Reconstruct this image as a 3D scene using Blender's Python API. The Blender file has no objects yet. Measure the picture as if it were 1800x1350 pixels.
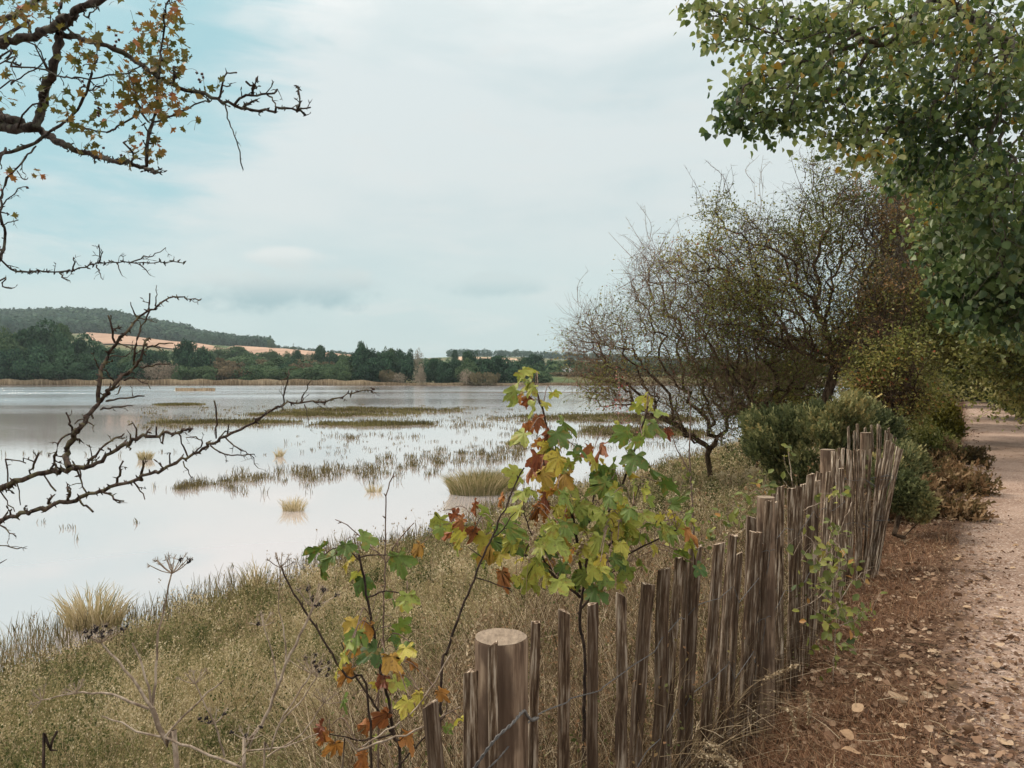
import bpy, math, random
import numpy as np
from mathutils import Vector, Matrix
R = math.radians
rs = np.random.RandomState(7)
random.seed(7)
S = bpy.context.scene
COL = S.collection
# ---------------------------------------------------------------- camera
F = 1353.0; CX, CY = 900.0, 675.0; HOR = 661.0
EYE = np.array([0.0, 0.0, 1.6])
PITCH = math.atan((CY - HOR) / F)
cam_d = bpy.data.cameras.new('camera'); cam = bpy.data.objects.new('camera', cam_d); COL.objects.link(cam)
cam.location = EYE; cam.rotation_euler = (R(90) - PITCH, 0, 0)
cam_d.sensor_width = 36; cam_d.lens = 36 * F / 1800; cam_d.clip_start = 0.05; cam_d.clip_end = 9000
S.camera = cam
S.render.resolution_x = 1024; S.render.resolution_y = 768
S.view_settings.view_transform = 'Standard'; S.view_settings.look = 'None'
S.view_settings.exposure = 0.28; S.view_settings.gamma = 1
# ---------------------------------------------------------------- sun
SUN_EL, SUN_AZ = 48, -60          # azimuth from +Y towards +X
sd = bpy.data.lights.new('sun', 'SUN'); sd.energy = 2.5; sd.angle = R(16); sd.color = (1, .90, .77)
so = bpy.data.objects.new('sun', sd); COL.objects.link(so)
sv = Vector((math.sin(R(SUN_AZ)) * math.cos(R(SUN_EL)), math.cos(R(SUN_AZ)) * math.cos(R(SUN_EL)), math.sin(R(SUN_EL))))
so.rotation_euler = sv.to_track_quat('Z', 'Y').to_euler(); so.location = (-20, 20, 30)
# ---------------------------------------------------------------- world
def lin(r, g, b):
    f = lambda c: (c / 255 / 12.92) if c / 255 <= .04045 else ((c / 255 + .055) / 1.055) ** 2.4
    return (f(r), f(g), f(b), 1)
class NT:
    def __init__(s, nt): s.nt = nt; nt.nodes.clear()
    def n(s, t, **k):
        o = s.nt.nodes.new(t)
        for a, v in k.items(): setattr(o, a, v)
        return o
    def l(s, a, b): s.nt.links.new(a, b)
    def set(s, sock, v):
        if isinstance(v, bpy.types.NodeSocket): s.l(v, sock)
        elif v is not None: sock.default_value = v
    def m(s, op, a, b=None, c=None, clamp=False):
        o = s.n('ShaderNodeMath', operation=op); o.use_clamp = clamp
        for i, v in enumerate((a, b, c)): s.set(o.inputs[i], v)
        return o.outputs[0]
    def mix(s, f, a, b, mode='MIX'):
        o = s.n('ShaderNodeMix', data_type='RGBA', blend_type=mode)
        s.set(o.inputs['Factor'], f); s.set(o.inputs[6], a); s.set(o.inputs[7], b)
        return o.outputs[2]
    def ramp(s, f, st, interp='LINEAR'):
        o = s.n('ShaderNodeValToRGB'); cr = o.color_ramp; cr.interpolation = interp
        while len(cr.elements) < len(st): cr.elements.new(.5)
        for e, (p, c) in zip(cr.elements, st):
            e.position = p; e.color = c if len(c) == 4 else (*c, 1)
        s.set(o.inputs[0], f)
        return o.outputs[0]
    def noise(s, v, scale, detail=4, rough=.55, out=0, dist=0):
        o = s.n('ShaderNodeTexNoise'); s.set(o.inputs['Vector'], v); o.inputs['Scale'].default_value = scale
        o.inputs['Detail'].default_value = detail; o.inputs['Roughness'].default_value = rough; o.inputs['Distortion'].default_value = dist
        return o.outputs[out]
    def mapv(s, v, scale=(1, 1, 1), loc=(0, 0, 0), rot=(0, 0, 0)):
        o = s.n('ShaderNodeMapping'); s.l(v, o.inputs[0]); o.inputs['Scale'].default_value = scale
        o.inputs['Location'].default_value = loc; o.inputs['Rotation'].default_value = rot
        return o.outputs[0]
    def smooth(s, v, a, b):
        o = s.n('ShaderNodeMapRange', interpolation_type='SMOOTHSTEP'); s.set(o.inputs[0], v)
        o.inputs[1].default_value = a; o.inputs[2].default_value = b
        return o.outputs[0]
W = bpy.data.worlds.new('World'); S.world = W; W.use_nodes = True
t = NT(W.node_tree)
tc = t.n('ShaderNodeTexCoord').outputs['Generated']
sx = t.n('ShaderNodeSeparateXYZ'); t.l(tc, sx.inputs[0]); X_, Y_, Z_ = sx.outputs
sky = t.n('ShaderNodeTexSky', sky_type='NISHITA'); sky.sun_disc = False
sky.sun_elevation = R(SUN_EL); sky.sun_rotation = R(SUN_AZ); sky.dust_density = 2.0
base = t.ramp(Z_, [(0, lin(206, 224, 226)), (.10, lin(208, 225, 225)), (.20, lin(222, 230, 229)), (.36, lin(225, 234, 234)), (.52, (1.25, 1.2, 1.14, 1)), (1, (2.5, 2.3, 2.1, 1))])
n1 = t.noise(t.mapv(tc, (1, 1, 3.2), (3.1, .2, 0), (0, R(6), 0)), 2.6, 6, .55, dist=.3)
n2 = t.noise(t.mapv(tc, (1, 1, 4.5), (0, 7, 0)), 6.5, 6, .6, dist=.4)
blue = t.mix(.5, lin(150, 206, 218), lin(184, 214, 219))
fb = t.m('MULTIPLY', t.smooth(n1, .44, .68), .42)
c1 = t.mix(fb, base, lin(186, 212, 216))
c1 = t.mix(t.m('MULTIPLY', t.smooth(n2, .5, .75), .5), c1, lin(228, 232, 230))
# clear blue gap high on the left
def dotn(v):
    o = t.n('ShaderNodeVectorMath', operation='DOT_PRODUCT'); t.l(tc, o.inputs[0]); l = math.sqrt(sum(c * c for c in v)); o.inputs[1].default_value = [c / l for c in v]
    return o.outputs['Value']
gap = t.m('ADD', t.smooth(dotn((-.70, 1, .56)), .915, .995), t.m('MULTIPLY', t.m('SUBTRACT', n2, .5), 1.5), clamp=True)
gap = t.m('MULTIPLY', t.smooth(gap, .2, 1.0), .62)
c2 = t.mix(gap, c1, lin(122, 198, 211))
# low cumulus bank
nz = t.noise(t.mapv(tc, (1, 1, 1.8)), 11, 5, .6)
def bank(px, py, wx, wy, a, c2, top, bot):
    u = t.m('DIVIDE', t.m('SUBTRACT', t.m('DIVIDE', X_, Y_), (px - 900) / F), wx / F)
    v = t.m('DIVIDE', t.m('SUBTRACT', t.m('DIVIDE', Z_, Y_), (HOR - py) / F), wy / F)
    r = t.m('ADD', t.m('MULTIPLY', u, u), t.m('MULTIPLY', v, v))
    k = t.m('ADD', t.m('SUBTRACT', 1.0, r), t.m('MULTIPLY', t.m('SUBTRACT', nz, .5), 3.2))
    k = t.m('MULTIPLY', t.smooth(k, 0.0, .9), t.m('MULTIPLY', t.smooth(Y_, 0, .2), a))
    cc = t.mix(t.smooth(v, -.6, .5), bot, top)
    return t.mix(k, c2, cc)
c3 = bank(480, 505, 190, 52, .85, c2, lin(212, 222, 221), lin(152, 186, 194))
c3 = bank(860, 500, 120, 26, .5, c3, lin(204, 218, 218), lin(168, 198, 203))
c3 = bank(500, 455, 95, 24, .6, c3, lin(240, 240, 236), lin(212, 221, 220))
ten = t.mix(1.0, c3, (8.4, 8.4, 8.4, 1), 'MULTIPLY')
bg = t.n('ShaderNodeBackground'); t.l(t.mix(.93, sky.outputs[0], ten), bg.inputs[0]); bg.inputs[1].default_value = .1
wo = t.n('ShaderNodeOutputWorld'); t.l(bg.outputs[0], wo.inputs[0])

# ================================================================ helpers
def P(px, py, Y):
    """world point seen at photo pixel (px,py), at distance Y ahead of the camera"""
    x = (px - CX) / F; y = -(py - CY) / F
    d = np.array([x, math.cos(PITCH) + y * math.sin(PITCH), -math.sin(PITCH) + y * math.cos(PITCH)])
    return EYE + d * (Y / d[1])
def tag(o, label=None, cat=None, group=None, kind=None):
    if label: o['label'] = label
    if cat: o['category'] = cat
    if group: o['group'] = group
    if kind: o['kind'] = kind
    return o
def empty(name, loc, label, cat, group=None):
    o = bpy.data.objects.new(name, None); COL.objects.link(o); o.location = loc; o.empty_display_size = .2
    return tag(o, label, cat, group)
class MB:
    def __init__(s): s.v = []; s.f = []; s.a = []; s.n = 0
    def add(s, v, f, a=None):
        v = np.asarray(v, float).reshape(-1, 3); f = np.asarray(f, int)
        if len(f) == 0: return
        s.v.append(v); s.f.append(f + s.n); s.n += len(v)
        s.a.append(np.full(len(f), .5) if a is None else (np.full(len(f), float(a)) if np.isscalar(a) else np.asarray(a, float)))
    def build(s, name, mat, parent=None, smooth=False, loc=None):
        me = bpy.data.meshes.new(name)
        V = np.concatenate(s.v) if s.v else np.zeros((0, 3))
        off = np.array(parent.location) if parent is not None else (np.array(loc) if loc is not None else np.zeros(3))
        V = V - off
        me.vertices.add(len(V)); me.vertices.foreach_set('co', V.ravel())
        idx = np.concatenate([f.ravel() for f in s.f]); cnt = np.concatenate([np.full(len(f), f.shape[1]) for f in s.f])
        me.loops.add(len(idx)); me.loops.foreach_set('vertex_index', idx)
        me.polygons.add(len(cnt)); st = np.concatenate([[0], np.cumsum(cnt)[:-1]])
        me.polygons.foreach_set('loop_start', st); me.polygons.foreach_set('loop_total', cnt)
        if smooth: me.polygons.foreach_set('use_smooth', np.ones(len(cnt), bool))
        at = me.attributes.new('rnd', 'FLOAT', 'FACE'); at.data.foreach_set('value', np.concatenate(s.a).astype(np.float32))
        me.update(calc_edges=True)
        if mat: me.materials.append(mat)
        o = bpy.data.objects.new(name, me); COL.objects.link(o)
        if parent is not None: o.parent = parent
        elif loc is not None: o.location = loc
        return o
def norm(a): return a / (np.linalg.norm(a, axis=-1, keepdims=True) + 1e-9)
def tube(mb, pts, rad, n=6, rnd=.5, cap=False):
    pts = np.asarray(pts, float); rad = np.broadcast_to(np.asarray(rad, float), (len(pts),)); k = len(pts)
    if k < 2: return
    T = norm(np.gradient(pts, axis=0)); ref = np.array([.3, .15, 1.]) if abs(T[:, 2]).mean() < .8 else np.array([1., .2, .1])
    U = norm(np.cross(T, ref)); V = np.cross(T, U)
    a = np.arange(n) * 2 * np.pi / n
    ring = pts[:, None, :] + rad[:, None, None] * (np.cos(a)[None, :, None] * U[:, None, :] + np.sin(a)[None, :, None] * V[:, None, :])
    i = np.arange(k - 1)[:, None] * n; j = np.arange(n)[None, :]; j2 = (j + 1) % n
    f = np.stack([i + j, i + j2, i + n + j2, i + n + j], -1).reshape(-1, 4)
    v = ring.reshape(-1, 3)
    mb.add(v, f, rnd)
    if cap:
        b = (k - 1) * n; mb.add(np.concatenate([ring[-1], [pts[-1] + T[-1] * rad[-1] * .15]]), [[q, (q + 1) % n, n] for q in range(n)], rnd)
def sticks(mb, p0, p1, p2, r, rnd):
    N = len(p0); T = norm(p2 - p0); U = norm(np.cross(T, np.array([.31, .17, .93]))); V = np.cross(T, U); a = np.arange(3) * 2.094
    rings = [p[:, None] + (r * k)[:, None, None] * (np.cos(a)[None, :, None] * U[:, None] + np.sin(a)[None, :, None] * V[:, None]) for p, k in ((p0, 1), (p1, .8), (p2, .35))]
    v = np.stack(rings, 1).reshape(-1, 3); f = np.array([[i * 3 + j, i * 3 + (j + 1) % 3, i * 3 + 3 + (j + 1) % 3, i * 3 + 3 + j] for i in range(2) for j in range(3)])
    mb.add(v, (f[None] + (np.arange(N) * 9)[:, None, None]).reshape(-1, 4), np.repeat(rnd, 6))
def spline(pts, step):
    pts = np.asarray(pts, float)
    if len(pts) < 3: 
        k = max(2, int(np.linalg.norm(pts[-1] - pts[0]) / step) + 1); tt = np.linspace(0, 1, k)[:, None]
        return pts[0] * (1 - tt) + pts[-1] * tt
    e = np.concatenate([[2 * pts[0] - pts[1]], pts, [2 * pts[-1] - pts[-2]]]); out = []
    for i in range(len(pts) - 1):
        p0, p1, p2, p3 = e[i:i + 4]; k = max(1, int(np.ceil(np.linalg.norm(p2 - p1) / step)))
        for q in range(k):
            u = q / k; out.append(.5 * (2 * p1 + (p2 - p0) * u + (2 * p0 - 5 * p1 + 4 * p2 - p3) * u * u + (3 * p1 - p0 - 3 * p2 + p3) * u ** 3))
    out.append(pts[-1]); return np.array(out)
def place(mb, tv, tf, pos, tip, nrm, size, rnd, jit=0):
    """copies of a small template (y = tip direction, z = normal) merged into one mesh"""
    N = len(pos)
    if N == 0: return
    y = norm(tip); x = norm(np.cross(y, nrm)); z = np.cross(x, y)
    size = np.broadcast_to(np.asarray(size, float), (N,))
    tvv = np.broadcast_to(tv, (N,) + tv.shape)
    if jit: tvv = tvv + rs.normal(0, jit, (N,) + tv.shape)
    v = pos[:, None, :] + size[:, None, None] * (tvv[..., 0:1] * x[:, None] + tvv[..., 1:2] * y[:, None] + tvv[..., 2:3] * z[:, None])
    m = len(tv); rnd = np.broadcast_to(np.asarray(rnd, float), (N,)); base = mb.n
    mb.v.append(v.reshape(-1, 3)); mb.n += N * m
    for f in tf:
        f = np.asarray(f, int)
        mb.f.append((f[None] + (np.arange(N) * m)[:, None, None] + base).reshape(-1, f.shape[1])); mb.a.append(np.repeat(rnd, len(f)))
def rdir(N): return norm(rs.normal(size=(N, 3)))
# leaf templates: vertices, [face arrays of one size each]
L_OVAL = (np.array([[0, 0, 0], [.34, .38, .1], [.22, .8, .05], [0, 1, -.06], [-.22, .8, .05], [-.34, .38, .1]]), [[[0, 1, 2, 3], [0, 3, 4, 5]]])
L_POP = (np.array([[0, 0, 0], [.42, .12, .08], [.40, .5, .12], [0, 1.05, -.08], [-.40, .5, .12], [-.42, .12, .08]]), [[[0, 1, 2, 3], [0, 3, 4, 5]]])
L_DIA = (np.array([[0, 0, 0], [.3, .5, .1], [0, 1, 0], [-.3, .5, .1]]), [[[0, 1, 2, 3]]])
HV = [(0, 0), (.07, .22), (.20, .40), (.42, .52), (.40, .62), (.25, .64), (.33, .82), (.28, .92), (.13, .80), (.09, 1.02), (-.05, 1.0), (-.10, .80), (-.27, .95), (-.32, .84), (-.24, .66), (-.40, .66), (-.42, .55), (-.20, .40), (-.07, .22)]
L_HAW = (np.array([(0, .5, 0)] + [(x, y, .22 * abs(x) + .04 * math.sin(9 * y)) for x, y in HV]), [[[0, i, i + 1] for i in range(1, len(HV))] + [[0, len(HV), 1]]])
def palm():
    lob = [(-118, .56), (-60, .88), (0, 1.04), (60, .88), (118, .56)]; pts = [(-.03, -.02)]
    out = [(180, .12)]
    for i, (a, r) in enumerate(lob):
        for da, k in ((-25, .70), (-19, .86), (-14, .82), (-8, .93), (0, 1.0), (8, .93), (14, .82), (19, .86), (25, .70)): out.append((a + da, r * k))
        if i < 4: out.append(((a + lob[i + 1][0]) / 2, .54 if i in (1, 2) else .46))
    v = [(0, .32, 0)]
    for a, r in out:
        x = math.sin(R(a)) * r; y = math.cos(R(a)) * r; v.append((x * .78, .36 + y * .72, .07 * math.cos(R(a) * 2.9) * r))
    v = np.array(v); n = len(out); v[:, 2] += -.22 * ((v[:, 0]) ** 2 + (v[:, 1] - .3) ** 2) + .07 * np.abs(np.sin(6 * v[:, 0]))
    return v, [[[0, i, i + 1] for i in range(1, n)] + [[0, n, 1]]]
L_SYC = palm()
def crumple(tpl, k, seed):
    r = np.random.RandomState(seed); v = tpl[0].copy(); v[:, 0] *= 1 - .5 * k; v += r.normal(0, .05 * k, v.shape); v[:, 2] += k * .9 * v[:, 0] ** 2 * np.sign(v[:, 0]) + k * .25 * np.sin(5 * v[:, 1]) ** 2; v[:, 2] -= k * .35 * v[:, 1] ** 2
    return v, tpl[1]
# ---------------------------------------------------------------- materials
def surf(name, build, rough=.8, spec=.3, transl=0, bump=None, bstr=.4, bdist=.01):
    m = bpy.data.materials.new(name); m.use_nodes = True; t = NT(m.node_tree)
    t.pos = t.n('ShaderNodeNewGeometry').outputs['Position']
    t.obj = t.n('ShaderNodeTexCoord').outputs['Object']
    a = t.n('ShaderNodeAttribute', attribute_name='rnd'); t.rnd = a.outputs['Fac']
    t.orn = t.n('ShaderNodeObjectInfo').outputs['Random']
    c = build(t); b = t.n('ShaderNodeBsdfPrincipled')
    t.set(b.inputs['Base Color'], c); t.set(b.inputs['Roughness'], rough); b.inputs['Specular IOR Level'].default_value = spec
    if bump:
        bn = t.n('ShaderNodeBump'); bn.inputs['Strength'].default_value = bstr; bn.inputs['Distance'].default_value = bdist
        t.l(bump(t), bn.inputs['Height']); t.l(bn.outputs[0], b.inputs['Normal'])
    out = t.n('ShaderNodeOutputMaterial')
    if transl:
        tr = t.n('ShaderNodeBsdfTranslucent'); t.set(tr.inputs[0], c); mx = t.n('ShaderNodeMixShader'); mx.inputs[0].default_value = transl
        t.l(b.outputs[0], mx.inputs[1]); t.l(tr.outputs[0], mx.inputs[2]); t.l(mx.outputs[0], out.inputs[0])
    else: t.l(b.outputs[0], out.inputs[0])
    return m
def leafmat(name, stops, transl=.3, rough=.5, spec=.35, nvar=.25, nscale=30):
    def b(t):
        c = t.ramp(t.rnd, stops)
        return t.mix(t.m('MULTIPLY', t.smooth(t.noise(t.pos, nscale, 3), .4, .7), nvar), c, (.10, .055, .02, 1)) if nvar else c
    return surf(name, b, rough, spec, transl)
def G(*c): return (*c, 1)
def bark(name, dark, light, lichen=None, sc=60, bs=.6, bd=.004):
    def b(t):
        c = t.mix(t.smooth(t.noise(t.mapv(t.pos, (1, 1, .35)), sc, 5, .65), .35, .65), G(*dark), G(*light))
        if lichen: c = t.mix(t.m('MULTIPLY', t.smooth(t.noise(t.pos, sc * .5, 4), .5, .62), .7), c, G(*lichen))
        return c
    return surf(name, b, .9, .15, bump=lambda t: t.noise(t.pos, sc * 2.2, 5, .7), bstr=bs, bdist=bd)
M = {}
M['haw_bark'] = bark('hawthorn bark', (.022, .017, .015), (.075, .058, .048), (.10, .105, .075), 70)
M['black_bark'] = bark('blackthorn bark', (.030, .021, .017), (.105, .075, .058), (.13, .115, .06), 90)
M['thick_bark'] = bark('thicket bark', (.035, .022, .014), (.13, .088, .056), None, 18, .8, .01)
M['pop_bark'] = bark('poplar bark', (.05, .042, .032), (.15, .13, .10), None, 16, .8, .01)
M['twig_bark'] = bark('thicket twig bark', (.075, .048, .028), (.27, .185, .12), None, 18, .5, .01)
M['far_bark'] = bark('distant bark', (.05, .04, .03), (.12, .10, .08), None, 2, .3, .05)
M['pale_bark'] = bark('pale dead bark', (.25, .2, .15), (.4, .33, .26), None, 2, .3, .05)
M['stem'] = bark('sapling stem', (.025, .018, .016), (.08, .055, .042), None, 60)
M['red_stem'] = bark('young shoot bark', (.10, .065, .052), (.24, .17, .13), None, 60)
M['dry_stem'] = bark('dry hogweed stem', (.24, .18, .13), (.50, .41, .32), (.14, .10, .07), 45)
M['umbel_seed'] = surf('black seed heads', lambda t: G(.018, .014, .015), .8)
M['berry'] = surf('dark haws', lambda t: G(.05, .012, .012), .35, .5)
M['redberry'] = surf('red haws', lambda t: G(.22, .035, .02), .35, .5)
M['haw_leaf'] = leafmat('hawthorn leaves', [(0, G(.07, .085, .015)), (.35, G(.14, .13, .03)), (.6, G(.26, .15, .04)), (.8, G(.34, .12, .04)), (1, G(.32, .085, .045))], .45)
M['pop_leaf'] = leafmat('poplar leaves', [(0, G(.03, .065, .02)), (.35, G(.11, .17, .045)), (.7, G(.25, .30, .09)), (.93, G(.42, .44, .19)), (.985, G(.36, .33, .1)), (1, G(.42, .26, .04))], .42, .42, .5, .04)
M['pop_pale'] = leafmat('pale poplar leaves', [(0, G(.03, .06, .018)), (.5, G(.10, .155, .045)), (.85, G(.24, .28, .12)), (1, G(.36, .40, .25))], .3, .5, .4, .03)
M['thick_leaf'] = leafmat('thicket leaves', [(0, G(.05, .07, .02)), (.45, G(.17, .19, .045)), (.8, G(.32, .28, .075)), (.95, G(.34, .18, .055)), (1, G(.32, .09, .04))], .42, .5, .35, .05)
M['brown_leaf'] = leafmat('brown thicket leaves', [(0, G(.09, .07, .022)), (.4, G(.20, .13, .045)), (.8, G(.32, .16, .06)), (1, G(.36, .17, .06))], .3)
M['lane_leaf'] = leafmat('lane tree leaves', [(0, G(.04, .06, .017)), (.35, G(.16, .18, .045)), (.7, G(.36, .35, .11)), (1, G(.56, .52, .24))], .4, .5, .35, .08)
M['dark_leaf'] = leafmat('ivy leaves', [(0, G(.02, .045, .018)), (.6, G(.06, .10, .035)), (1, G(.14, .19, .065))], .2)
M['hedge_leaf'] = leafmat('hedge leaves', [(0, G(.03, .055, .018)), (.6, G(.09, .14, .04)), (1, G(.2, .25, .08))], .3, .5, .35, .03)
M['gorse'] = leafmat('gorse needles', [(0, G(.05, .065, .026)), (.5, G(.16, .175, .07)), (.85, G(.33, .30, .13)), (1, G(.44, .34, .13))], .2, .7, .2, 0)
M['bright_leaf'] = leafmat('yellow green bush leaves', [(0, G(.055, .065, .010)), (.5, G(.15, .15, .025)), (1, G(.30, .27, .05))], .35)  # yellow green is the leaves' own colour, varied at random
M['rust'] = leafmat('bracken', [(0, G(.05, .035, .016)), (.35, G(.13, .10, .04)), (.65, G(.24, .14, .07)), (1, G(.42, .30, .17))], .25, .8, .2, 0)
SY = [(0, G(.06, .12, .025)), (.25, G(.17, .24, .045)), (.45, G(.36, .38, .07)), (.62, G(.50, .44, .07)), (.72, G(.45, .26, .05)), (.82, G(.42, .17, .05)), (1, G(.24, .075, .035))]
def sycb(t):
    c = t.ramp(t.rnd, SY); n = t.noise(t.pos, 38, 4, .6)
    c = t.mix(t.m('MULTIPLY', t.smooth(n, .54, .64), .45), c, (.36, .19, .045, 1))
    return t.mix(t.m('MULTIPLY', t.smooth(t.noise(t.pos, 90, 3), .56, .68), .5), c, (.07, .03, .015, 1))
M['syc'] = surf('sycamore leaves', sycb, .5, .35, .35, bump=lambda t: t.noise(t.pos, 120, 3), bstr=.5, bdist=.003)
M['bramble'] = leafmat('bramble leaves', [(0, G(.06, .09, .02)), (.6, G(.17, .20, .04)), (.9, G(.34, .33, .07)), (1, G(.4, .2, .05))], .35)
GR = [(0, G(.05, .065, .02)), (.28, G(.16, .165, .058)), (.55, G(.34, .285, .14)), (.8, G(.50, .40, .23)), (1, G(.66, .56, .38))]
M['grass'] = leafmat('bank grass', GR, .3, .7, .2, 0)
M['straw'] = leafmat('dry straw', [(0, G(.04, .022, .012)), (.45, G(.15, .095, .05)), (.8, G(.36, .27, .16)), (1, G(.60, .49, .34))], .25, .7, .2, 0)
M['marsh'] = leafmat('marsh plants', [(0, G(.05, .042, .02)), (.4, G(.125, .10, .042)), (.8, G(.23, .185, .08)), (1, G(.36, .30, .14))], .25, .8, .2, 0)
M['marshgreen'] = leafmat('marsh turf', [(0, G(.055, .045, .018)), (.5, G(.125, .11, .038)), (1, G(.22, .19, .075))], .2, .8, .2, 0)
M['reed'] = leafmat('reeds', [(0, G(.18, .125, .075)), (.5, G(.34, .265, .17)), (1, G(.48, .39, .27))], .2, .8, .2, 0)
M['verge'] = leafmat('verge grass', [(0, G(.09, .045, .022)), (.5, G(.24, .12, .065)), (.85, G(.36, .22, .13)), (1, G(.45, .33, .2))], .25, .8, .2, 0)
M['litter'] = leafmat('leaf litter', [(0, G(.075, .04, .024)), (.4, G(.19, .11, .068)), (.75, G(.34, .23, .15)), (1, G(.55, .43, .31))], .15, .75, .2, .2, 60)
M['paleleaf'] = leafmat('pale fallen leaf', [(0, G(.30, .19, .11)), (1, G(.52, .39, .26))], .1, .8, .2, .3, 70)
def treemat(name, a, b, c):
    def f(t):
        k = t.mix(t.rnd, G(*a), G(*b)); k = t.mix(t.m('MULTIPLY', t.orn, .55), k, G(*c)); return k
    return surf(name, f, .9, .1, .15)
M['far_dark'] = treemat('far dark foliage', (.010, .034, .026), (.065, .125, .07), (.05, .095, .045))
M['far_mid'] = treemat('far green foliage', (.03, .07, .04), (.12, .17, .08), (.08, .13, .06))
M['far_brown'] = treemat('far autumn foliage', (.09, .07, .045), (.20, .155, .095), (.12, .12, .06))
M['far_pale'] = treemat('far bare twigs', (.20, .16, .12), (.36, .29, .22), (.24, .22, .16))
M['hill_wood'] = treemat('hill wood foliage', (.02, .055, .045), (.08, .135, .085), (.04, .08, .05))
def woodc(t):
    o = t.obj
    g = t.noise(t.mapv(o, (1, 1, .055)), 85, 6, .7); w = t.noise(t.mapv(o, (1, 1, .22)), 22, 4)
    c = t.ramp(g, [(.38, G(.020, .011, .006)), (.46, G(.085, .052, .030)), (.53, G(.25, .18, .12)), (.61, G(.62, .53, .42))])
    c = t.mix(t.m('MULTIPLY', t.smooth(w, .48, .6), .6), c, G(.06, .038, .026))
    return t.mix(t.m('MULTIPLY', t.rnd, .8), c, t.mix(g, G(.009, .005, .003), G(.11, .068, .042)))
M['picket'] = surf('weathered chestnut', woodc, .85, .2, bump=lambda t: t.noise(t.mapv(t.obj, (1, 1, .05)), 120, 5, .7), bstr=.9, bdist=.004)
def postc(t):
    o = t.obj; g = t.noise(t.mapv(o, (1, 1, .08)), 45, 6, .65); w = t.noise(t.mapv(o, (1, 1, .5)), 7, 4)
    c = t.ramp(g, [(.38, G(.08, .05, .032)), (.5, G(.19, .13, .088)), (.62, G(.31, .23, .16))])
    c = t.mix(t.m('MULTIPLY', t.smooth(w, .5, .6), .75), c, G(.075, .048, .033))
    return c
M['post'] = surf('round post', postc, .85, .2, bump=lambda t: t.noise(t.mapv(t.obj, (1, 1, .08)), 60, 5, .7), bstr=.6, bdist=.004)
M['cut'] = surf('sawn post top', lambda t: t.mix(t.noise(t.mapv(t.obj, (3, 1, 1)), 30, 5, .7), G(.05, .034, .024), G(.50, .40, .30)), .9, .1, bump=lambda t: t.noise(t.mapv(t.obj, (1, 4, 1)), 40, 5, .7), bstr=1, bdist=.006)
M['wire'] = surf('galvanised wire', lambda t: t.mix(t.noise(t.pos, 200, 2), G(.04, .038, .036), G(.13, .125, .12)), .55, .5)
def stripes(t):
    return None
# ================================================================ terrain
FX, FY = -.03, 1.9; UX, UY = .5083, .8612; NX, NY = .8612, -.5083
def s_of(x, y): return (x - FX) * NX + (y - FY) * NY
def u_of(x, y): return (x - FX) * UX + (y - FY) * UY
def xy(u, s): return FX + u * UX + s * NX, FY + u * UY + s * NY
WZ = -1.4
def wob(x, y, f, seed=0):
    return (np.sin(x * f + 1.3 * seed + 1.7 * np.sin(y * f * .7 + seed)) + np.sin(y * f * 1.3 + 2.1 * seed + 1.3 * np.sin(x * f * .9))) * .5
PXK = [-900, -300, 0, 120, 150, 200, 300, 400, 500, 620, 700, 815, 920, 1000, 1200, 1800, 2600]
ROW = {  # distance : ground height on screen per key
 285: [662] * 17,
 330: [660, 660, 660, 660, 660, 659, 657, 655, 656, 659, 660, 661, 661, 661, 661, 661, 661],
 480: [640, 640, 640, 638, 634, 632, 634, 636, 638, 645, 650, 652, 652, 652, 655, 656, 656],
 720: [606, 606, 606, 604, 600, 604, 615, 620, 627, 632, 640, 637, 641, 642, 648, 652, 652],
 980: [590, 590, 590, 588, 587, 590, 602, 609, 615, 626, 634, 629, 633, 637, 645, 650, 650],
 1350: [566, 566, 568, 564, 565, 570, 590, 605, 614, 625, 633, 627, 628, 633, 640, 648, 648],
 2600: [600, 600, 600, 600, 600, 600, 610, 620, 625, 635, 640, 635, 636, 640, 646, 652, 652]}
DK = sorted(ROW)
def far_h(x, y):
    y = np.maximum(y, 1e-3); px = 900 + F * x / y
    hs = [1.6 + (HOR - np.interp(px, PXK, ROW[d])) / F * d for d in DK]
    out = np.full_like(y, -2.0)
    shore = 246 - 12 * np.clip((px - 500) / 700, 0, 1) + 3 * np.sin(px / 140.) + 1.5 * np.sin(px / 37.)
    z0 = -2.0 + 0 * y
    out = np.where(y > shore - 4, np.interp(0, [0, 1], [0, 1]) + -2.0 + np.clip((y - shore + 4) / 8, 0, 1) * 1.2, z0)
    d_all = [262] + DK; h_all = [np.full_like(y, -.8)] + hs
    for i in range(len(d_all) - 1):
        a, b = d_all[i], d_all[i + 1]; k = np.clip((y - a) / (b - a), 0, 1); k = k * k * (3 - 2 * k) if i else k
        out = np.where((y >= a) & (y < b), h_all[i] * (1 - k) + h_all[i + 1] * k, out)
    out = np.where(y >= DK[-1], hs[-1], out)
    return out
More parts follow.
